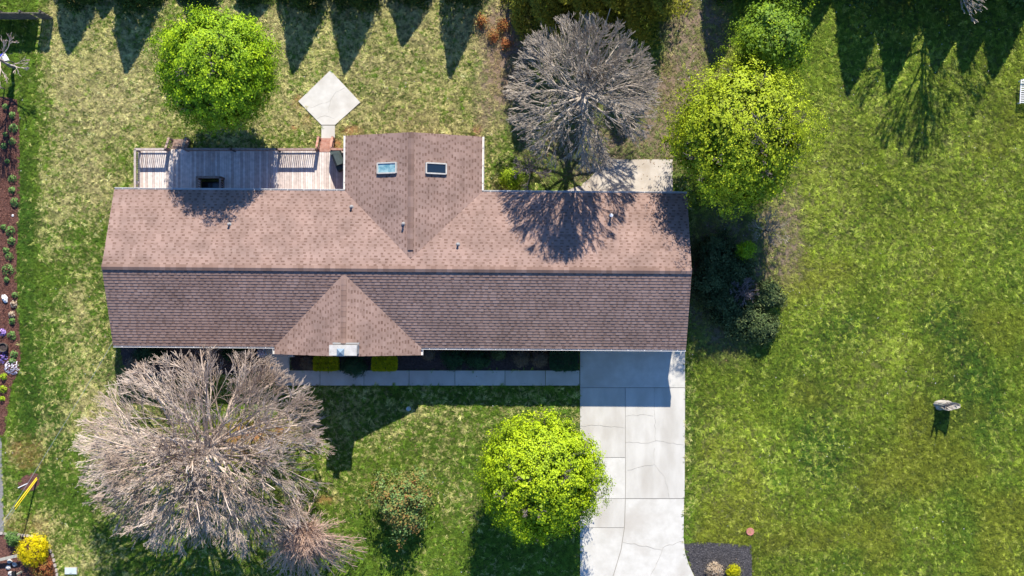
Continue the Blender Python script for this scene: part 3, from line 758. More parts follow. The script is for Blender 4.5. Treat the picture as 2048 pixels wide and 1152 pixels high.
def railing(a, b, z0, z1=None, pale=False, name='railing', red=False):
    """top rail, bottom rail, posts, pickets; a,b world xy; z0 base height"""
    if z1 is None: z1 = z0
    m = M['deck_red'] if red else (M['rail_pale'] if pale else M['rail'])
    a = Vector((a[0], a[1], z0)); b = Vector((b[0], b[1], z1)); L_ = (b.xy-a.xy).length
    up = Vector((0, 0, 1))
    r = MB().beam(a+up*.90, b+up*.90, .13, .035).build(name, m, deck)
    MB().beam(a+up*.12, b+up*.12, .04, .06).beam(a+up*.80, b+up*.80, .04, .06).build('lower_rail', m, r)
    n = max(2, int(L_/.115))
    for i in range(n):
        t = (i+.5)/n; p = a.lerp(b, t)
        link('picket', PKP if pale else PK, deck, loc=p+up*.02)
    np_ = max(1, int(round(L_/1.9)))
    for i in range(np_+1):
        p = a.lerp(b, i/np_)
        MB().box(p+up*.45, (.095, .095, .98)).build('post', m, deck)
D = lambda px, py: P(px, py, DZ).xy
railing(D(280, 302), D(336, 302), DZ, pale=True)
railing(D(280, 303.5), D(280, 377), DZ, pale=True)
railing(D(377, 302), D(470, 302), DZ); railing(D(470, 302), D(560, 302), DZ)
railing(D(560, 302), D(634, 302), DZ); railing(D(668, 302), D(689, 302), DZ, red=True)
# stairwell railings round the opening in the deck
railing(D(402, 357), D(448, 357), DZ); railing(D(402, 358.5), D(402, 381), DZ); railing(D(448, 358.5), D(448, 381), DZ)
# west steps with their rails
def stairs(x0, x1, ytop, ybot, n, m, red=False):
    a = D(x0, ytop); b = D(x1, ytop); yb = P(0, ybot).y
    st = empty('stair', (0, 0, 0)); st.parent = deck
    for i in range(n):
        t0 = i/n; y0 = a.y+(yb-a.y)*t0; y1 = a.y+(yb-a.y)*(i+1)/n; z = DZ-(i+1)*DZ/(n+1)
        MB().box(((a.x+b.x)/2, (y0+y1)/2, z-.02), (b.x-a.x-.04, abs(y1-y0)-.008, .04)).build('tread', m, st)
        MB().box(((a.x+b.x)/2, y0+.01, z-.02+.09), (b.x-a.x-.06, .02, .14)).build('riser', m, st)
    for x in (a.x, b.x):
        railing((x, a.y), (x, yb-.05), DZ, .12, name='stair_railing', red=red)
stairs(340, 374, 300, 279, 3, M['rail'])
stairs(638, 666, 298, 277, 3, M['deck_red'], red=True)
MB().lathe((*P(277, 366, DZ).xy, .4), [(.05, 0), (.05, .6), (.12, .65), (.10, .8), (.02, .85)], 10).build('post_lamp', M['white'], deck)

# stairwell below the opening: a glass roof panel over the basement door
sw = P(425, 372, 0)
MB().box((sw.x, sw.y-.1, .02), (1.25, .7, .03)).build('stairwell_floor', M['skyglass_dark'], deck)

# covered grill
gp_ = P(680, 322, DZ)
grill = empty('covered_grill', (gp_.x, gp_.y, DZ), R_(22)); tag(grill, 'barbecue grill under a dark grey cover at the right end of the deck', 'grill')
g = MB()
g.add([(-.30, -.62, 0), (.30, -.62, 0), (.30, .62, 0), (-.30, .62, 0), (-.28, -.62, .86), (.28, -.62, .86), (.28, .62, .86), (-.28, .62, .86),
       (-.26, -.38, .9), (.26, -.38, .9), (.26, .38, .9), (-.26, .38, .9), (-.13, -.36, 1.12), (.16, -.36, 1.12), (.16, .36, 1.12), (-.13, .36, 1.12)],
      [(0, 1, 5, 4), (1, 2, 6, 5), (2, 3, 7, 6), (3, 0, 4, 7), (4, 5, 9, 8), (5, 6, 10, 9), (6, 7, 11, 10), (7, 4, 8, 11), (8, 9, 13, 12), (9, 10, 14, 13), (10, 11, 15, 14), (11, 8, 12, 15), (12, 13, 14, 15)])
go_ = g.build('cover', M['grillcover'], grill)
MB().beam((-.31, -.6, .45), (-.31, .6, .45), .012, .03).beam((.31, -.6, .45), (.31, .6, .45), .012, .03).build('cover_strap', M['black'], grill)
for sy in (-.5, .5):
    MB().tube((-.27, sy, .06), (-.23, sy, .06), .06, n=12).build('wheel', M['black'], grill)

# ------------------------------------------------------------------ foliage makers
def leaf_quads(c, nrm, size, rs, aspect=.7):
    """c (N,3) centres, nrm (N,3) facing, size (N,) -> verts, faces"""
    n = len(c); r = rs.normal(size=(n, 3)); nrm = nrm/np.linalg.norm(nrm, axis=1)[:, None]
    u = np.cross(nrm, r); u /= np.linalg.norm(u, axis=1)[:, None]; w = np.cross(nrm, u)
    u = u*size[:, None]*.5; w = w*(size*aspect)[:, None]*.5
    bend = nrm*(size*.12)[:, None]
    V = np.stack([c-u-bend, c-w, c+u-bend, c+w], 1).reshape(-1, 3)
    Fc = np.arange(4*n).reshape(n, 4)
    return V, Fc

def crown_cloud(name, parent, m, centre, rad, ncl, clr, lpc, lsize, seed, shell=(.72, 1.0), zmin=-.55, lump=.12, inner=.2, outward=1.15, vlo=.0, vhi=1.0, droop=0.0, gaps=0.0):
    rs = np.random.RandomState(seed)
    d = rs.normal(size=(ncl*4, 3)); d /= np.linalg.norm(d, axis=1)[:, None]; d = d[d[:, 2] > zmin][:ncl]
    if gaps > 0:
        gn = vnoise(d[:, 0]*1.0+d[:, 2]*.3, d[:, 1]+d[:, 2]*.3, .14, seed+7)*.6+vnoise(d[:, 0]-d[:, 2]*.4, d[:, 1], .33, seed+9)*.4; d = d[gn > gaps]
    ncl = len(d)
    # lumps in the outline
    ph = rs.uniform(0, 6.28, 6); k = 1+lump*(np.sin(3*np.arctan2(d[:, 1], d[:, 0])+ph[0])*.4+np.sin(7*d[:, 0]+ph[1])*np.sin(6*d[:, 1]+ph[2])*.5+np.sin(11*d[:, 2]+9*d[:, 0]+ph[3])*.35)
    f = rs.uniform(shell[0], shell[1], ncl); f[rs.rand(ncl) < inner] *= .75
    cc = np.array(centre)+d*np.array(rad)*(f*k)[:, None]
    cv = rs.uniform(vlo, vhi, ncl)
    n = ncl*lpc
    off = rs.normal(size=(n, 3))*clr*np.array((1, 1, .7))
    c = np.repeat(cc, lpc, 0)+off; dd = np.repeat(d, lpc, 0)
    c[:, 2] -= droop*np.abs(off[:, 0])
    nrm = dd*outward+rs.normal(size=(n, 3))*.42+np.array((0, 0, .15))
    size = lsize*rs.uniform(.6, 1.3, n)
    V, Fc = leaf_quads(c, nrm, size, rs)
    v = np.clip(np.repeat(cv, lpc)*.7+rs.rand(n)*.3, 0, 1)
    V[:, 2] = np.maximum(V[:, 2], .03)
    me = np_mesh(name, V, Fc, m, v)
    return link(name, me, parent)

def tube_mesh(name, segs, m, sides=4):
    if not segs: return None
    A = np.array([(s[0].x, s[0].y, s[0].z, s[1].x, s[1].y, s[1].z, s[2], s[3]) for s in segs], dtype=np.float64)
    a = A[:, :3]; b = A[:, 3:6]; r0 = A[:, 6]; r1 = A[:, 7]; d = b-a; d /= (np.linalg.norm(d, axis=1)[:, None]+1e-9)
    ref = np.where(np.abs(d[:, 2:3]) < .9, np.array([[0, 0, 1.]]), np.array([[1., 0, 0]]))
    u = np.cross(d, ref); u /= np.linalg.norm(u, axis=1)[:, None]; w = np.cross(d, u)
    ring = []
    for p, r in ((a, r0), (b, r1)):
        for i in range(sides):
            t = 2*math.pi*i/sides; ring.append(p+(u*math.cos(t)+w*math.sin(t))*r[:, None])
    V = np.stack(ring, 1).reshape(-1, 3); base = (np.arange(len(A))*2*sides)[:, None, None]
    f = np.array([(i, (i+1) % sides, sides+(i+1) % sides, sides+i) for i in range(sides)])[None]
    Fc = (base+f).reshape(-1, 4)
    return np_mesh(name, V, Fc, m, smooth=sides > 4)

def grow(rs, p, d, L_, r, level, maxlev, out, kids, spread, trop, rmin, env=None, wob=.18):
    """one branch: a bent run of segments with children; out[level] collects the segments"""
    n = (7, 6, 5, 3, 2, 2)[min(level, 5)]; seg = L_/n; pts = [p.copy()]; dirs = []
    for i in range(n):
        d = (d+Vector((rs.gauss(0, wob), rs.gauss(0, wob), rs.gauss(0, wob)*.7+trop))).normalized()
        q = p+d*seg
        if q.z < .25: q.z = .25
        if env and level >= 1:
            e = ((q.x-env[0])/env[3])**2+((q.y-env[1])/env[5])**2+((q.z-env[2])/env[4])**2
            if e > 1.08*rs.uniform(.9, 1.15): break
        r0 = r*(1-.75*i/n); r1 = r*(1-.75*(i+1)/n)
        out[level].append((p.copy(), q.copy(), max(r0, rmin), max(r1, rmin))); p = q; pts.append(p.copy()); dirs.append(d.copy())
    if level >= maxlev or len(pts) < 2: return
    nk = kids[level]
    for k in range(nk):
        f = .22+.78*(k+rs.random())/nk; idx = min(int(f*(len(pts)-1)), len(pts)-2); t = f*(len(pts)-1)-idx; t = min(max(t, 0), 1)
        q = pts[idx].lerp(pts[idx+1], t); dd = dirs[idx]
        o = dd.orthogonal().normalized(); o.rotate(Matrix.Rotation(rs.uniform(0, 6.283), 3, dd))
        sp = spread*(1.5, 1.15, .85, .75, .75)[level]*rs.uniform(.6, 1.25)
        nd = (dd*math.cos(sp)+o*math.sin(sp)).normalized()
        if env:
            rad = Vector(((q.x-env[0])/env[3], (q.y-env[1])/env[5], (q.z-env[2]*.55)/env[4]))
            if rad.length > .05: nd = (nd+rad.normalized()*env[6]*(1, 1, 1.6, 2.0, 2.0)[level]).normalized()
        cl = L_*(.66-.34*f)*rs.uniform(.7, 1.25)
        grow(rs, q, nd, cl, max(r*(1-.6*f)*.55, rmin), level+1, maxlev, out, kids, spread, trop, rmin, env, wob)

def bare_tree(name, label, cat, base, h, R, seed, nl, kids, m, group=None, rtrunk=.2, zlow=.22, rmin=.011, spread=.6, trop=.05, lean=(0, 0), zc=.55, barkm=None, elev=(15, 75), maxlev=4, wob=.18, trunk_top=.7, Ry=None, bias=.45):
    rs = random.Random(seed); root = empty(name, base); tag(root, label, cat, group)
    trunk = []; p = Vector((0, 0, -.1)); n = 9; nodes = []
    for i in range(n):
        q = Vector((lean[0]*(i+1)/n+rs.gauss(0, .06), lean[1]*(i+1)/n+rs.gauss(0, .06), h*trunk_top*(i+1)/n))
        trunk.append((p.copy(), q.copy(), rtrunk*(1-.75*i/n), rtrunk*(1-.75*(i+1)/n))); nodes.append(q.copy()); p = q
    env = (lean[0], lean[1], h*zc, R, h*(1-zc), Ry or R, bias)
    tm = tube_mesh('trunk', trunk, barkm or M['bark'], 8); link('trunk', tm, root)
    twigs = []
    for k in range(nl):
        f = (k+.5)/nl; z = h*(zlow+(trunk_top-zlow)*f); idx = min(int(z/(h*trunk_top)*n), n-1)
        q = nodes[idx]; az = k*2.39996+rs.uniform(-.3, .3); el = R_(elev[0]+(elev[1]-elev[0])*f**1.3+rs.uniform(-7, 7))
        d = Vector((math.cos(az)*math.cos(el), math.sin(az)*math.cos(el), math.sin(el)))
        ex = math.hypot(math.cos(az)*env[3], math.sin(az)*env[5]); ez = env[4]
        L_ = 1/math.sqrt((math.cos(el)/ex)**2+(math.sin(el)/max(ez, .1))**2)*(1.0 if el < .9 else .75)*rs.uniform(.85, 1.05)
        out = [[] for _ in range(6)]
        grow(rs, q.copy(), d, L_, rtrunk*(.42-.15*f), 0, maxlev, out, kids, spread, trop, rmin, env, wob)
        link('limb', tube_mesh('limb', out[0]+out[1], m, 5), root)
        for lv in range(2, 6): twigs += out[lv]
    link('twigs', tube_mesh('twigs', twigs, m, 3), root, kind='stuff')
    return root

def leafy_tree(name, label, cat, px, py, rpx, zc, rz, m, seed, group=None, ncl=1500, clr=.13, lpc=26, lsize=.12, inner=.25, **kw):
    """px, py: crown centre in the photo; zc its height"""
    c = P(px, py, zc); R = rpx*(H-zc)/F
    root = empty(name, (c.x, c.y, 0)); tag(root, label, cat, group)
    rs = random.Random(seed); segs = [(Vector((0, 0, -.1)), Vector((0, 0, zc*.5)), .20, .15), (Vector((0, 0, zc*.5)), Vector((0, 0, zc+rz*.4)), .15, .06)]
    out = [[] for _ in range(6)]; env = (0, 0, zc, R*.93, rz*.93, R*.93, .4)
    for k in range(14):
        f = k/14; z = zc*.38+(zc*.62+rz*.3)*f*.9; az = k*2.4; el = R_(20+50*f)
        d = Vector((math.cos(az)*math.cos(el), math.sin(az)*math.cos(el), math.sin(el)))
        grow(rs, Vector((0, 0, z)), d, R*(.95 if f < .6 else .75), .06, 0, 3, out, (6, 5, 4, 0), .6, .05, .012, env)
    segs2 = out[0]+out[1]+out[2]+out[3]
    link('trunk', tube_mesh('trunk', segs, M['bark'], 8), root)
    link('limbs', tube_mesh('limbs', segs2, M['bark'], 4), root, kind='stuff')
    crown_cloud('inner_foliage', root, m, (0, 0, zc-.1), (R*.82, R*.82, rz*.82), int(ncl*.8), .22, 12, .24, seed+50, shell=(.78, 1.0), zmin=-.75, inner=.15, vlo=.0, vhi=.4, lump=kw.get('lump', .1))  # inner leaves kept to dark tones, painting the shade between clumps
    crown_cloud('crown', root, m, (0, 0, zc), (R, R, rz), ncl, clr, lpc, lsize, seed, inner=inner, **kw)
    return root

def shrub(name, label, cat, px, py, rpx, h, m, seed, group=None, ry=None, ncl=160, clr=.08, lpc=22, lsize=.07, box=False, **kw):
    c = P(px, py, h*.5); R = rpx*(H-h*.5)/F; Ry = (ry*(H-h*.5)/F) if ry else R
    root = empty(name, (c.x, c.y, 0)); tag(root, label, cat, group)
    seg = []; rs = random.Random(seed)
    for i in range(7):
        a = i*.9; seg.append((Vector((rs.uniform(-.05, .05), rs.uniform(-.05, .05), 0)), Vector((math.cos(a)*R*.6, math.sin(a)*Ry*.6, h*.65)), .018, .008))
    link('stem', tube_mesh('stem', seg, M['bark_dark'], 4), root)
    if box:
        r2 = np.random.RandomState(seed); n = ncl*lpc
        u = r2.uniform(-1, 1, (n, 3)); ax = r2.randint(0, 5, n); sg = np.sign(u)
        ax3 = np.array([0, 1, 2, 2, 2])[ax]; rows = np.arange(n); u[rows, ax3] = np.where(ax3 == 2, 1, sg[rows, ax3])*(1-np.abs(r2.normal(0, .1, n)))
        rr = (np.abs(u[:, :2])**5).sum(1)**.2; u[:, :2] /= np.maximum(rr, 1)[:, None]
        c0 = u*np.array((R, Ry, h*.45))+np.array((0, 0, h*.5))+r2.normal(0, .02, (n, 3)); c0 += (np.sin(u*9+seed)*.03)
        nr = r2.normal(size=(n, 3))*.5; nr[:, 2] += .8
        V, Fc = leaf_quads(c0, nr, lsize*r2.uniform(.6, 1.4, n), r2)
        V[:, 2] = np.maximum(V[:, 2], .03)
        link('foliage', np_mesh('foliage', V, Fc, m, np.clip(r2.rand(n)*.6+.4*vnoise(c0[:, 0], c0[:, 1], .18, seed), 0, 1)), root)
    else:
        crown_cloud('foliage', root, m, (0, 0, h*.45), (R, Ry, h*.55), ncl, clr, lpc, lsize, seed, zmin=-.6, **kw)
    return root

# conifers: a tapered spire of drooping sprays
def conifer_mesh(h, R, m, seed, n=9000, size=.16, ragged=.15, power=.85):
    rs = np.random.RandomState(seed); t = rs.rand(n)**1.25; az = rs.uniform(0, 6.283, n)
    lobes = 1+ragged*np.sin(az*5+seed+t*9)+ragged*.6*np.sin(az*11+t*21)
    r = R*(1-t)**power*lobes*np.sqrt(rs.uniform(.45, 1, n))+.03
    z = .12+t*(h-.15); c = np.stack([r*np.cos(az), r*np.sin(az), z-.10*r], 1)
    nr = np.stack([np.cos(az), np.sin(az), np.full(n, .7)], 1)+rs.normal(size=(n, 3))*.45
    V, Fc = leaf_quads(c, nr, size*rs.uniform(.6, 1.4, n), rs, .45)
    V[:, 2] = np.maximum(V[:, 2], .02)
    return np_mesh('foliage', V, Fc, m, np.clip(rs.rand(n)*.7+.3*r/R, 0, 1))
def conifer_trunk(h): return MB().tube((0, 0, -.1), (0, 0, h*.85), .10, .02, 7).mesh('trunk', M['bark_dark'])

def conifer(label, bx, by, h, R, cmesh, tmesh, mh, mR, group, name='conifer', cat='conifer'):
    b = P(bx, by); root = empty(name, b, random.uniform(0, 6.28)); tag(root, label, cat, group)
    f = link('foliage', cmesh, root); f.scale = (R/mR, R/mR, h/mh); t = link('trunk', tmesh, root); t.scale = (1, 1, h/mh)
    return root
CM = [conifer_mesh(4, 1.4, M['conifer'], s) for s in (1, 2, 3)]; CT = conifer_trunk(4)
ROWG = 'clipped conifers planted in a row along the top edge'
# (shadow tip px, tip py, base py, radius m)
row = [(137, 104, -34, 1.32), (205, 32, -34, .85), (252, 140, -34, 1.45), (388, 40, -36, 1.35), (496, 46, -36, 1.25), (586, 140, -36, 1.45), (689, 142, -36, 1.45), (805, 86, -40, 1.30), (899, 152, -40, 1.25)]
ordn = ['first', 'second', 'third', 'fourth', 'fifth', 'sixth', 'seventh', 'eighth', 'ninth', 'tenth']
for i, (tx, ty, by, r) in enumerate(row):
    ty += 9; h = (ty-by)/43.5; bx = tx+.149*(ty-by)
    if i == 1: lab = 'smallest dark conifer in the row behind the back yard, second from the left'
    else: lab = ordn[i]+' dark conifer from the left in the row behind the back yard'
    conifer(lab, bx, by, h, r*1.28, CM[i % 3], CT, 4, 1.4, ROWG)
row2 = [(1425, 150, -60, 1.55), (1520, 110, -66, 1.6), (1600, 100, -66, 1.6), (1694, 192, -66, 1.75), (1776, 186, -66, 1.7), (1868, 150, -70, 1.7), (1925, 150, -70, 1.6), (1985, 160, -70, 1.75), (2075, 150, -70, 1.7), (2160, 150, -70, 1.7)]
for i, (tx, ty, by, r) in enumerate(row2):
    h = (ty-by)/43.5; bx = tx+.149*(ty-by)
    conifer(ordn[i]+' tall conifer from the left in the row above the right-hand field', bx, by, h, r*1.28, CM[(i+1) % 3], CT, 4, 1.4, 'tall conifers in a row above the right-hand field')
# ragged cedars behind the grey bare tree
CD = [conifer_mesh(7, 2.2, M['cedar'], s, n=15000, size=.20, ragged=.28, power=.6) for s in (11, 12)]; CT2 = conifer_trunk(7)
for i, (bx, by, h, r, lab) in enumerate(((1085, 2, 7.0, 2.2, 'ragged olive cedar left of the grey bare tree top'), (1180, -4, 7.5, 2.3, 'ragged olive cedar straight behind the grey bare tree'),
                                     (1280, 2, 6.6, 2.3, 'ragged olive cedar right of the grey bare tree top'))):
    conifer(lab, bx, by, h, r, CD[i % 2], CT2, 7, 2.2, 'olive cedars behind the grey bare tree', 'cedar_tree', 'tree')

# ------------------------------------------------------------------ leafy trees
leafy_tree('maple_tree', 'round bright green tree beside the wooden deck', 'tree', 437, 140, 124, 5.4, 3.6, M['leaf_green'], 21, ncl=1550, clr=.135, lpc=34, lump=.10, gaps=.28)
leafy_tree('maple_tree', 'round lime green tree overhanging the concrete driveway', 'tree', 1083, 953, 131, 4.3, 3.7, M['leaf_lime'], 22, ncl=1600, clr=.13, lpc=34, lump=.08, gaps=.30)
leafy_tree('spring_tree', 'large airy yellow-green tree at the back right corner of the house', 'tree', 1478, 270, 146, 5.3, 3.7, M['leaf_yellowgreen'], 23, ncl=2900, clr=.12, lpc=20, lsize=.105, lump=.22, shell=(.62, 1.08), inner=.3, gaps=.30)
leafy_tree('small_tree', 'mixed green bushy tree behind the large yellow-green tree', 'tree', 1542, 84, 70, 2.8, 2.3, M['leaf_bush'], 24, ncl=900, clr=.14, lpc=22, lsize=.11, lump=.45, shell=(.6, 1.15), gaps=.34)

# ------------------------------------------------------------------ bare trees
bare_tree('bare_tree', 'big pinkish grey bare tree spreading over the front yard', 'tree', P(448, 860), 8.8, 7.2, 37, 60, (8, 6, 5, 2), M['twig_pink'], rtrunk=.26, zlow=.16, elev=(3, 76), zc=.40, spread=.50, rmin=.0105, wob=.10, lean=(.0, -.9), Ry=6.0, trop=.0, bias=.22)
bare_tree('bare_tree', 'silver grey bare tree leaning over the back patio', 'tree', P(1154, 215), 10.6, 4.2, 32, 46, (7, 6, 5, 2), M['twig_grey'], rtrunk=.2, zlow=.2, elev=(2, 82), zc=.42, spread=.46, rmin=.0105, wob=.11, Ry=4.3, trop=.015, bias=.25)
bare_tree('bare_tree', 'grey bare tree showing only its lowest branches at the top right edge', 'tree', P(1872, -52), 7.6, 4.1, 33, 14, (6, 6, 4, 2), M['twig_grey'], rtrunk=.16, zlow=.25, elev=(8, 75), zc=.45, spread=.5, rmin=.013, wob=.1)
bare_tree('bare_tree', 'small pale bare tree at the left edge by the dark fence', 'tree', P(30, 134), 5.0, 1.7, 34, 12, (5, 5, 3, 0), M['twig_pink'], rtrunk=.11, zlow=.25, elev=(10, 78), zc=.5, spread=.6, rmin=.012, maxlev=3, wob=.12)
# weeping twiggy shrub
def weeping():
    b = P(628, 1030); root = empty('weeping_tree', b); tag(root, 'tan weeping bare shrub tree beside the big bare tree', 'tree')
    rs = random.Random(9); h = 3.0
    tr = [(Vector((0, 0, -.1)), Vector((0, 0, h)), .10, .05)]; limbs = []; tw = []
    for k in range(210):
        az = rs.gauss(-math.pi/2-.2, .95); r = 2.7*rs.uniform(.35, 1.0)*(1.5 if math.sin(az) < -.3 else .8)
        p = Vector((rs.uniform(-.1, .1), rs.uniform(-.1, .1), h*rs.uniform(.75, 1.0)))
        peak = h+rs.uniform(0, .7); n = 12; pts = [p]
        for i in range(1, n+1):
            t = i/n; z = p.z+(peak-p.z)*math.sin(min(t*2.2, 1)*math.pi/2)-(peak-.5)*max(0, t-.35)**1.6*1.5
            pts.append(Vector((math.cos(az)*r*t+rs.gauss(0, .04), math.sin(az)*r*t+rs.gauss(0, .04), max(.15, z))))
        for a, c in zip(pts, pts[1:]): limbs.append((a, c, .018, .014))
        for i in range(2, n):
            for j in range(3):
                d = (pts[i]-pts[i-1]).normalized(); a = pts[i]; ll = rs.uniform(.25, .6)
                q = a+(d+Vector((rs.gauss(0, .35), rs.gauss(0, .35), rs.gauss(-.1, .2)))).normalized()*ll; q.z = max(q.z, .1)
                tw.append((a, q, .011, .009))
    link('trunk', tube_mesh('trunk', tr, M['bark'], 8), root)
    link('limbs', tube_mesh('limbs', limbs, M['twig_tan'], 4), root, kind='stuff')
    link('twigs', tube_mesh('twigs', tw, M['twig_tan'], 3), root, kind='stuff')
weeping()

def bare_shrub(label, px, py, h, R, seed, m, n=7, rmin=.009):
    return bare_tree('bare_shrub', label, 'shrub', P(px, py), h, R, seed, n, (5, 5, 4, 0), m, rtrunk=.05, zlow=.1, elev=(15, 80), zc=.35, spread=.6, rmin=rmin, maxlev=3, barkm=M['bark_dark'])
bare_shrub('grey leafless shrub below the yellow-green tree', 1528, 462, 2.4, 1.45, 41, M['twig_grey'], 14)
bare_shrub('round purplish grey leafless shrub in the side bed', 1482, 584, 2.0, .95, 42, M['twig_purple'], 14)
bare_shrub('brown leafless shrub by the back wall below the grey bare tree', 1062, 345, 2.2, 1.2, 43, M['twig_purple'], 14)

# ------------------------------------------------------------------ shrubs
shrub('ragged_shrub', 'ragged green and rust-orange conifer on the front lawn', 'shrub', 806, 1004, 56, 3.4, M['ragged'], 51, ncl=330, clr=.15, lpc=24, lsize=.14, lump=.45, shell=(.5, 1.1), vlo=0, outward=.6)
shrub('evergreen_shrub', 'bright green leafy shrub in the side bed', 'shrub', 1492, 500, 18, 1.9, M['leaf_green'], 52, ncl=90, clr=.10, lpc=20, lsize=.10)
SG = 'spreading evergreens in the bed beside the house'
for i, (px, py, r, h, lab) in enumerate(((1432, 505, 34, 1.1, 'uppermost dark spreading evergreen beside the house end'), (1418, 560, 30, 1.2, 'dark spreading evergreen nearest the house end wall'),
                                    (1450, 610, 36, 1.2, 'dark spreading evergreen left of the purplish leafless shrub'), (1522, 655, 26, 1.1, 'lowest spreading evergreen, sunlit at its tip, in the side bed'),
                                    (1538, 590, 22, 1.0, 'spreading evergreen right of the purplish leafless shrub'), (1492, 640, 34, 1.1, 'spreading evergreen just below the purplish leafless shrub'), (1470, 545, 32, .9, 'low evergreen between the two leafless shrubs'))):
    shrub('juniper_shrub', lab, 'shrub', px, py, r*1.25, h, M['juniper'], 60+i, group=SG, ncl=230, clr=.12, lpc=22, lsize=.12, lump=.35)
shrub('leafy_shrub', 'small light green shrub against the back wall beside the gable', 'shrub', 1022, 358, 24, 1.5, M['limeplant'], 70, ncl=120, clr=.1, lpc=18, lsize=.09, vlo=.4)
for i, (px, py, r, lab) in enumerate(((962, 42, 11, 'uppermost orange-red shrub at the end of the conifer row'), (1004, 50, 10, 'red shrub between the conifer row and the olive cedars'), (987, 70, 12, 'lowest red shrub in the shade by the cedars'), (1012, 88, 9, 'small orange shrub left of the grey bare tree'))):
    shrub('red_shrub', lab, 'shrub', px, py, r, .6, M['red_shrub'], 75+i, group='red shrubs near the olive cedars', ncl=34, lsize=.09, clr=.12, lpc=14, lump=.5)
# along the front wall
FR = [('gold_shrub', 'left-hand clipped golden shrub under the front gable', 652, 727, 24, 14.5, 1.0, 'gold', True),
      ('gold_shrub', 'right-hand clipped golden shrub under the front gable', 769, 727, 24, 14, 1.0, 'gold', True),
      ('dark_shrub', 'dark green shrub spilling over the walkway between two golden shrubs', 709, 733, 28, 20, 1.2, 'yew', False),
      ('brown_shrub', 'olive brown shrub between the porch steps and a golden shrub', 617, 724, 14, 14, .9, 'brownbush', False),
      ('dark_shrub', 'greyish green shrub at the right corner of the front gable', 857, 705, 12, 14, 1.0, 'brownbush', False),
      ('dark_shrub', 'left dark shrub of the pair under the front eave', 908, 716, 26, 21, 1.0, 'yew', False),
      ('dark_shrub', 'right dark shrub of the pair under the front eave', 955, 717, 24, 21, 1.0, 'yew', False),
      ('dark_shrub', 'pale green shrub under the front eave between dark and brown shrubs', 997, 704, 13, 16, 1.0, 'juniper', False),
      ('brown_shrub', 'left of two round brown shrubs under the front eave', 1043, 714, 18, 17, .9, 'brownbush', False),
      ('brown_shrub', 'right of two round brown shrubs under the front eave', 1079, 716, 17, 17, .9, 'brownbush', False),
      ('box_shrub', 'square clipped green shrub next to the driveway', 1128, 720, 28, 21, 1.0, 'yew', True),
      ('dark_shrub', 'dark shrub under the eave at the left end of the front bed', 300, 708, 34, 18, .9, 'yew', False),
      ('dark_shrub', 'dark shrub behind the top of the big bare tree', 470, 705, 26, 16, .9, 'yew', False),
      ('brown_shrub', 'brown shrub at the left corner of the front bed', 268, 728, 13, 13, .6, 'brownbush', False),
      ('brown_shrub', 'thin brown shrub beside the porch landing', 505, 722, 14, 12, .6, 'brownbush', False)]
for i, (nm, lab, px, py, rx, ry, h, m, bx) in enumerate(FR):
    shrub(nm, lab, 'shrub', px, py, rx, h, M[m], 80+i, ry=ry, ncl=200, lsize=.075, box=bx, group='foundation shrubs along the front of the house', **({} if bx else dict(lump=.2)))
pp = P(524, 706, .9); pl = empty('potted_plant', (pp.x, pp.y, .62)); tag(pl, 'pale variegated plant in a pot on the porch landing', 'plant')
MB().lathe((0, 0, 0), [(.13, 0), (.17, .25), (.18, .28)], 14).build('pot', M['edging'], pl)
crown_cloud('foliage', pl, M['whiteflower'], (0, 0, .42), (.26, .26, .2), 40, .05, 12, .07, 8)

# bottom beds
shrub('forsythia_bush', 'round bright yellow flowering bush in the bottom left bed', 'shrub', 66, 1101, 32, 1.5, M['forsythia'], 101, ncl=260, clr=.07, lpc=24, lsize=.075)
shrub('red_shrub', 'rusty red and orange shrub below the yellow bush', 'shrub', 84, 1139, 25, .8, M['red_shrub'], 102, ncl=150, clr=.08, lsize=.08)
shrub('green_shrub', 'small green shrub left of the yellow bush', 'shrub', 26, 1077, 14, .6, M['perennial'], 103, ncl=70, lsize=.09)
shrub('dry_shrub', 'pale straw-coloured shrub in the dark bed beside the driveway', 'shrub', 1430, 1142, 17, .7, M['dryplant'], 104, ncl=90, lsize=.08)
shrub('yellow_shrub', 'small golden yellow shrub in the dark bed beside the driveway', 'shrub', 1467, 1144, 14, .6, M['gold'], 105, ncl=90, lsize=.07)

# perennials in the long red mulch bed on the left
def perennial(label, px, py, r, m, seed, group='leafy plants in the left mulch bed', name='perennial_plant'):
    rs = np.random.RandomState(seed); n = int(26+r*6); R = r/33
    b = P(px, py); root = empty(name, b); tag(root, label, 'plant', group)
    az = rs.uniform(0, 6.283, n); rr = R*np.sqrt(rs.uniform(.05, 1, n)); z = .06+.22*(1-(rr/R)**2)+rs.uniform(0, .06, n)
    c = np.stack([rr*np.cos(az), rr*np.sin(az), z], 1); nr = np.stack([np.cos(az)*.7, np.sin(az)*.7, np.ones(n)], 1)+rs.normal(size=(n, 3))*.35
    V, Fc = leaf_quads(c, nr, .13*rs.uniform(.6, 1.3, n), rs, .45)
    link('foliage', np_mesh('foliage', V, Fc, m, rs.rand(n)), root)
    link('stem', tube_mesh('stem', [(Vector((0, 0, 0)), Vector((float(c[k, 0]), float(c[k, 1]), float(z[k]))), .008, .005) for k in range(8)], M['perennial'], 3), root)
gr = [(12, 214, 5), (26, 231, 6), (28, 257, 8), (12, 269, 4), (26, 283, 6), (9, 292, 5), (16, 323, 4), (26, 358, 7), (25, 381, 6), (31, 404, 8), (8, 454, 5), (22, 462, 9), (24, 482, 7), (13, 501, 6), (20, 513, 7), (17, 540, 11), (15, 559, 5), (31, 590, 5), (26, 642, 6), (25, 671, 8)]
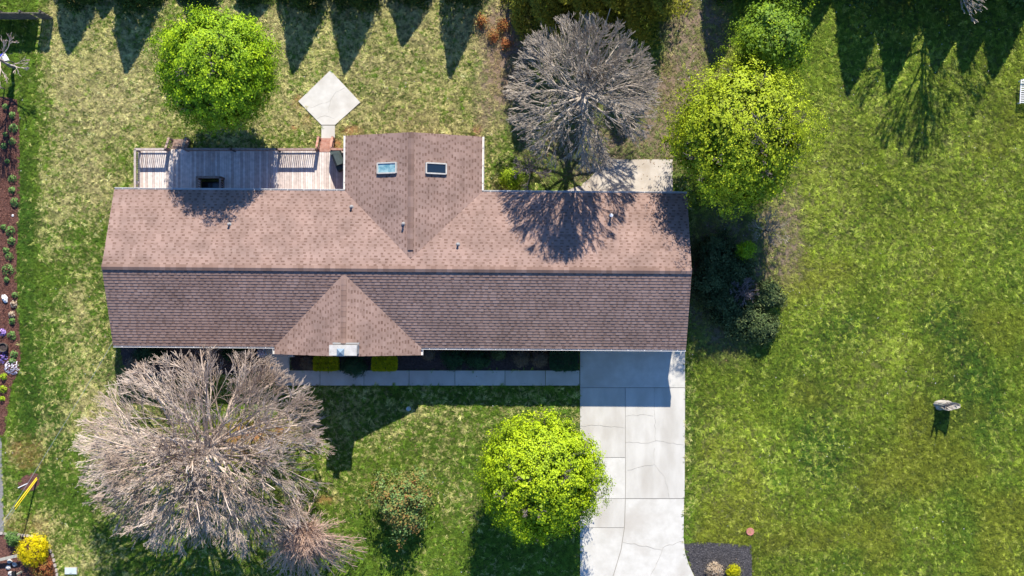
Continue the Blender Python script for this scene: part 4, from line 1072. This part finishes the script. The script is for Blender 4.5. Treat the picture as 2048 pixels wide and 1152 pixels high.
num = 'first second third fourth fifth sixth seventh eighth ninth tenth eleventh twelfth thirteenth fourteenth fifteenth sixteenth seventeenth eighteenth nineteenth twentieth'.split()
for i, (px, py, r) in enumerate(gr):
    perennial(('largest leafy plant, %s' if r == 11 else '%s leafy green plant') % num[i]+' down from the top of the red mulch bed', px, py, r*1.15, M['perennial'], 200+i)
perennial('grey-green plant just right of the dark round pot', 29, 708, 8, M['perennial'], 231)
perennial('green plant touching the white flowering mound', 26, 722, 7, M['perennial'], 232)
perennial('lime green plant below the white flowering mound', 9, 753, 7, M['limeplant'], 233)
perennial('lower lime green plant near the bottom of the red mulch bed', 8, 778, 8, M['limeplant'], 234)
perennial('lowest small lime plant in the red mulch bed', 6, 797, 5, M['limeplant'], 235)
perennial('dried brown plant below the white rock', 29, 608, 7, M['dryplant'], 236)
perennial('pale dried plant beside a green one in the mulch bed', 25, 629, 7, M['dryplant'], 237)
perennial('upper purple flowering clump in the mulch bed', 5, 664, 8, M['purple'], 238, 'purple flowers in the left mulch bed', 'flower_clump')
perennial('large purple flowering clump beside the dark pot', 4, 713, 13, M['purple'], 239, 'purple flowers in the left mulch bed', 'flower_clump')
perennial('white and lilac flowering mound at the mulch bed edge', 25, 735, 15, M['whiteflower'], 240, None, 'flower_clump')

def rock(label, px, py, sx, sy, h, m, seed, name='rock', rz=0, cat='rock'):
    rs = random.Random(seed); b = P(px, py); mb = MB(); vs = []; fs = []; nu, nv = 12, 7
    for j in range(nv):
        ph = math.pi*j/(nv-1)
        for i in range(nu):
            t = 2*math.pi*i/nu; k = 1+rs.uniform(-.2, .2)
            vs.append((math.cos(t)*math.sin(ph)*sx*k, math.sin(t)*math.sin(ph)*sy*k, math.cos(ph)*h*.5*k+h*.35))
    for j in range(nv-1):
        for i in range(nu): fs.append((j*nu+i, j*nu+(i+1) % nu, (j+1)*nu+(i+1) % nu, (j+1)*nu+i))
    mb.add(vs, fs); o = mb.build(name, m); o.location = b; o.rotation_euler = (0, 0, rz)
    return tag(o, label, cat)
rock('white rock in the middle of the red mulch bed', 11, 597, .17, .26, .3, M['white'], 1, rz=.3)
rock('small white stone near the top of the mulch bed', 26, 431, .07, .07, .1, M['white'], 2, name='stone')
pot = empty('plant_pot', P(11, 694)); tag(pot, 'dark round empty pot standing in the mulch bed', 'pot')
MB().lathe((0, 0, 0), [(.20, 0), (.26, .36), (.28, .38), (.28, .41), (.24, .41), (.22, .30)], 18).build('rim', M['bark_dark'], pot)
MB().lathe((0, 0, 0), [(.21, .29), (.20, .31)], 14).build('soil', M['mulch_black'], pot)

# pale broken stump on the field: upright slabs of weathered wood
def stump():
    b = P(1884, 809); root = empty('tree_stump', b, .15); tag(root, 'pale jagged tree stump standing in the right-hand field', 'stump')
    rs = random.Random(4); mb = MB()
    n = 16; prof = []
    vs = []; fs = []
    for k, z in enumerate((0, .35, .8, 1.15)):
        for i in range(n):
            t = 2*math.pi*i/n; r = 1+.16*math.sin(3*t+1)+rs.uniform(-.08, .08)+(.35 if k == 0 else 0)
            zz = z if k < 3 else z+rs.uniform(-.25, .25)+.12*math.cos(t)
            vs.append((.40*r*math.cos(t)*(1+.12*k/3)+.10*k/3, .24*r*math.sin(t), zz))
    vs.append((.08, 0, .75))
    for k in range(3):
        for i in range(n): fs.append((k*n+i, k*n+(i+1) % n, (k+1)*n+(i+1) % n, (k+1)*n+i))
    for i in range(n): fs.append((3*n+i, 3*n+(i+1) % n, 4*n))
    sm2 = mat('weathered_stump', (.20, .175, .15), (.50, .46, .41), scale=9, bump=.03, bscale=20, stretch=(1, 1, .3)); mb.add(vs, fs); mb.build('trunk', sm2, root)
    for i in range(16):
        x = rs.uniform(-.4, .55); y = rs.uniform(-.15, .2)
        MB().tube((x*.8, y*.8, .5), (x*1.15, y*1.1, rs.uniform(1.15, 1.45)), rs.uniform(.05, .09), .02, 5).build('splinter', sm2, root)
    MB().tube((-.05, 0, 1.0), (-.12, -.05, 1.85), .05, .015, 5).build('splinter', sm2, root)
stump()

# covers set in the lawn
cv = MB().lathe((0, 0, 0), [(.15, 0), (.15, .05), (.12, .065), (.05, .07)], 20).build('pipe_cap', M['cover']); cv.location = P(817, 818)
tag(cv, 'small round pale blue cap in the shaded front lawn', 'pipe cap')
cv = MB().lathe((0, 0, 0), [(.24, 0), (.24, .08), (.21, .10), (.19, .085)], 22).build('utility_cover', M['redcover']); cv.location = P(1500, 1063)
tag(cv, 'round rusty red utility cover in the grass above the dark bed', 'utility cover')
ub = empty('utility_box', P(143, 1141)); tag(ub, 'flat pale rectangular utility lid in the grass at the bottom left', 'utility box')
MB().box((0, 0, .04), (.76, .44, .12)).build('base', M['edging'], ub); MB().box((0, 0, .115), (.70, .38, .03)).build('lid', M['cover'], ub)
MB().box((.0, -.12, .135), (.14, .03, .012)).build('handle', M['steel'], ub)

# dark privacy fence, top left
def fence():
    a = P(-60, 39); b = P(110, 39); root = empty('picket_fence', a); tag(root, 'dark weathered wooden privacy fence in the top left corner', 'fence')
    L_ = b.x-a.x; pkm = [MB().prism([(-.068, -.011), (.068, -.011), (.068, .011), (-.068, .011)], .05, h).mesh('picket', M['fencewood']) for h in (1.56, 1.60, 1.63)]
    x = 0.07
    while x < L_:
        if abs(x-(L_-.78)) > .07: link('picket', random.choice(pkm), root, loc=(x, 0, 0))
        x += .146
    for z in (.35, .95, 1.45): MB().box((L_/2, .045, z), (L_, .05, .09)).build('rail', M['fencewood'], root)
    for x in np.arange(.1, L_+.1, 1.2): MB().box((float(min(x, L_-.06)), .12, .83), (.10, .10, 1.66)).build('post', M['fencewood'], root)
fence()

# white lantern-like birdhouse on a stake under the small bare tree
bh = empty('birdhouse', P(31, 127), .5); tag(bh, 'white birdhouse with blue top under the small bare tree at the left', 'birdhouse')
MB().tube((0, 0, -.1), (0, 0, 1.2), .03).build('pole', M['fencewood'], bh)
MB().box((0, 0, 1.35), (.26, .3, .32)).build('box', M['white'], bh)
rf = MB(); rf.add([(-.2, -.2, 1.5), (.2, -.2, 1.5), (.2, .22, 1.5), (-.2, .22, 1.5), (0, -.2, 1.66), (0, .22, 1.66)], [(0, 1, 4), (1, 2, 5, 4), (2, 3, 5), (3, 0, 4, 5), (3, 2, 1, 0)]); rf.build('roof', M['white'], bh)
MB().box((0, .2, 1.60), (.2, .12, .14)).build('roof_trim', M['blue'], bh)
st = MB().box((0, 0, .4), (.07, .07, .9)).build('stake', M['fencewood']); st.location = P(10, 178); tag(st, 'short dark wooden stake at the top end of the mulch bed', 'stake')

# white slatted garden bench at the right edge
def bench():
    b = P(2043, 186); root = empty('garden_bench', b, R_(-3)); tag(root, 'white openwork garden bench cut by the right edge of the field', 'bench')
    for i in range(11): MB().box((0, -.65+i*.13, .45), (.52, .06, .03)).build('seat_slat', M['white'], root)
    MB().box((-.26, 0, .44), (.05, 1.45, .06)).build('side_rail', M['white'], root); MB().box((.26, 0, .44), (.05, 1.45, .06)).build('side_rail', M['white'], root)
    for sx in (-.24, .24):
        for sy in (-.66, .66): MB().box((sx, sy, .21), (.05, .05, .42)).build('leg', M['white'], root)
    MB().box((.29, 0, .62), (.03, 1.45, .06)).box((.31, 0, .86), (.03, 1.45, .06)).build('back_rail', M['white'], root)
    for i in range(9): MB().box((.30, -.6+i*.15, .73), (.02, .05, .24)).build('back_slat', M['white'], root)
    for sy in (-.68, .68): MB().box((0, sy, .66), (.55, .05, .03)).build('armrest', M['white'], root)
bench()

# guy wires with yellow guards, bottom left
def guys():
    top = P(-60, 1090, 8.5)
    pole = MB().tube(P(-10, 1180)+Vector((0, 0, -.2)), P(-10, 1180)+Vector((0, 0, 9.5)), .15, .10, 10).build('utility_pole', M['fencewood'])
    tag(pole, 'wooden utility pole holding the yellow-guarded wires, just off the bottom left corner', 'utility pole')
    tp = P(-10, 1180)+Vector((0, 0, 8.8))
    for i, (px, py, off, lab) in enumerate(((75, 953, 0, 'upper yellow-guarded guy wire anchored in the mulch ring'), (76, 956, -.9, 'lower yellow-guarded guy wire anchored in the mulch ring'))):
        a = P(px, py); t = tp+Vector((0, 0, off)); d = (t-a).normalized()
        root = empty('guy_wire', a); tag(root, lab, 'guy wire', 'guy wires at the bottom left')
        MB().tube((0, 0, 0), t-a, .012, n=5).build('wire', M['steel'], root)
        MB().tube(d*.1, d*2.45, .028, n=8).build('wire_guard', M['yellow'], root)
    a = P(57, 966); m = MB().tube((0, 0, .02), P(38, 975)-a+Vector((0, 0, .15)), .03, n=6).build('pale_stick', M['white']); m.location = a; tag(m, 'short pale stick lying on the mulch ring under the yellow guards', 'stick')
    # a service cable running from the pole to the house corner
    w = MB(); A = tp+Vector((0, 0, -2.0)); B = HO+Vector((-16.4, -3.6, 2.6)); pts = []
    for i in range(15):
        t = i/14; p = A.lerp(B, t); p.z -= 1.6*4*t*(1-t)*.35; pts.append(p)
    for p, q in zip(pts, pts[1:]): w.tube(p, q, .012, n=4, cap=False)
    o = w.build('service_cable', M['steel']); tag(o, 'thin grey overhead cable crossing the left lawn towards the house', 'cable')
guys()

# stone edging of the bottom left bed, each stone a thing's part
ed = empty('bed_edging', (0, 0, 0)); tag(ed, 'curved row of edging stones round the yellow bush bed', 'edging')
pts = [(-6, 1066), (30, 1068), (66, 1072), (92, 1084), (106, 1110), (114, 1140), (118, 1175)]
acc = []
for (x0, y0), (x1, y1) in zip(pts, pts[1:]):
    n = max(1, int(math.dist((x0, y0), (x1, y1))/8.0))
    for i in range(n):
        t = i/n; acc.append((x0+(x1-x0)*t, y0+(y1-y0)*t, -math.atan2(y1-y0, x1-x0)))
sm_ = [MB().prism([(-.11, -.06), (-.07, -.075), (.08, -.07), (.11, -.03), (.105, .06), (-.10, .07)], -.02, z).mesh('edging_stone', M['edging']) for z in (.09, .11, .13)]
for x, y, a in acc: link('edging_stone', random.choice(sm_), ed, loc=P(x, y), rz=a+random.uniform(-.1, .1))

# mailbox with its leaning grey beam and stones
mbx = empty('mailbox', P(44, 1143), .1); tag(mbx, 'dark mailbox standing by the road below the yellow bush', 'mailbox')
MB().box((0, 0, .5), (.10, .10, 1.0)).build('post', M['postwood'], mbx)
bx = MB(); n = 10; vs = []
for y in (-.28, .28):
    vs += [(-.12, y, 1.0), (.12, y, 1.0)]+[(.12*math.cos(math.pi*i/n), y, 1.12+.12*math.sin(math.pi*i/n)) for i in range(n+1)]
k = n+3; bx.add(vs, [tuple(range(k)), tuple(range(2*k-1, k-1, -1))]+[(i, k+i, k+(i+1) % k, (i+1) % k) for i in range(k)]); bx.build('box', M['black'], mbx)
MB().box((.13, -.1, 1.12), (.01, .12, .05)).build('flag', M['redcover'], mbx)
bm_ = MB().beam(P(-20, 1124, .3), P(36, 1111, .55), .16, .14).build('timber_beam', M['postwood']); tag(bm_, 'long pale grey timber beam reaching in from the left edge', 'beam')
rs_ = random.Random(8)
for i, (px, py, lab) in enumerate(((20, 1122, 'upper rounded stone beside the timber beam'), (18, 1134, 'middle rounded stone below the timber beam'), (22, 1146, 'lowest rounded stone at the bottom left corner'), (30, 1128, 'rounded stone between the beam and the mailbox'))):
    o = rock(lab, px, py, .16, .14, .2, M['rock'], 20+i, name='stone'); o['group'] = 'stones by the mailbox'
# red hose connector by the garage corner
vp = MB().box((0, 0, .10), (.28, .10, .12)).box((.1, .05, .12), (.05, .12, .05)).build('splash_block', M['cover']); vp.location = P(1355, 702); tag(vp, 'small teal splash block at the foot of the garage corner', 'splash block')

# fallen leaves and small white clover heads, both beyond counting
def scatter():
    rs = np.random.RandomState(77); n = 60000
    x = rs.uniform(-33, 33, n); y = rs.uniform(-18, 18, n); px = x*33+1024; py = 576-y*33
    st, d, dirt, lit, rt = lawn_map(x, y)
    w = lit*.55+.012+.5*inpoly(px, py, SBED)*1.0+.02*inpoly(px, py, RPATIO)+.25*inpoly(px, py, FBED_L)
    w = w+.10*blob(px, py, 430, 900, 260, 230, .3)-.02*inpoly(px, py, DRIVE)
    bad = inpoly(px, py, HOUSE) | inpoly(px, py, DECKP) | inpoly(px, py, LBED)
    ok = (rs.rand(n) < w) & ~bad; x, y, px, py = x[ok], y[ok], px[ok], py[ok]; m = len(x)
    onc = inpoly(px, py, DRIVE) | inpoly(px, py, RPATIO)
    c = np.stack([x, y, np.where(onc, .075, rs.uniform(.04, .09, m))], 1); nr = rs.normal(size=(m, 3))*.35+np.array((0, 0, 1))
    V, Fc = leaf_quads(c, nr, rs.uniform(.05, .12, m), rs, .6)
    lm = attr_mat('fallen_leaf', [(.13, .07, .04), (.24, .15, .09), (.38, .27, .19)])
    o = link('fallen_leaves', np_mesh('fallen_leaves', V, Fc, lm, rs.rand(m))); tag(o, 'dry brown fallen leaves scattered under the trees', 'leaves', kind='stuff')
    n = 5000; x = rs.uniform(-32, 32, n); y = rs.uniform(-18, 18, n); px = x*33+1024; py = 576-y*33
    bad = np.zeros(n, bool)
    for poly in (DRIVE, WALK, DIAMOND, RPATIO, LBED, FBED_L, FBED_R, BBED, BLBED, RINGBED, ROAD, HOUSE, DECKP, SBED): bad |= inpoly(px, py, poly)
    ok = ~bad & (rs.rand(n) < .04+.30*(fbm(x, y, 3.0, 601, 2) > .6)); x, y = x[ok], y[ok]; m = len(x)
    c = np.stack([x, y, np.full(m, .09)], 1); nr = rs.normal(size=(m, 3))*.2+np.array((0, 0, 1))
    V, Fc = leaf_quads(c, nr, rs.uniform(.03, .055, m), rs, .9)
    o = link('clover_flowers', np_mesh('clover_flowers', V, Fc, M['whiteflower'], rs.rand(m))); tag(o, 'tiny white clover flowers dotted over the lawns', 'flowers', kind='stuff')
scatter()

def chips():
    rs = np.random.RandomState(99)
    for poly, n, cols, lab in ((LBED, 9000, [(.05, .02, .015), (.14, .055, .04), (.26, .13, .095)], 'reddish bark chips covering the left mulch bed'), (BBED, 3500, [(.03, .03, .03), (.08, .075, .08), (.17, .16, .165)], 'dark bark chips covering the bed beside the driveway')):
        xs = [p[0] for p in poly]; ys = [p[1] for p in poly]; px = rs.uniform(max(min(xs), -5), max(xs), n*3); py = rs.uniform(min(ys), max(ys), n*3)
        ok = inpoly(px, py, poly); px, py = px[ok][:n], py[ok][:n]; m = len(px)
        c = np.stack([(px-1024)/33., (576-py)/33., rs.uniform(.035, .06, m)], 1); nr = rs.normal(size=(m, 3))*.5+np.array((0, 0, 1))
        V, Fc = leaf_quads(c, nr, rs.uniform(.05, .13, m), rs, .35)
        o = link('bark_chips', np_mesh('bark_chips', V, Fc, attr_mat('bark_chip', cols), rs.rand(m))); tag(o, lab, 'bark chips', kind='stuff')
chips()
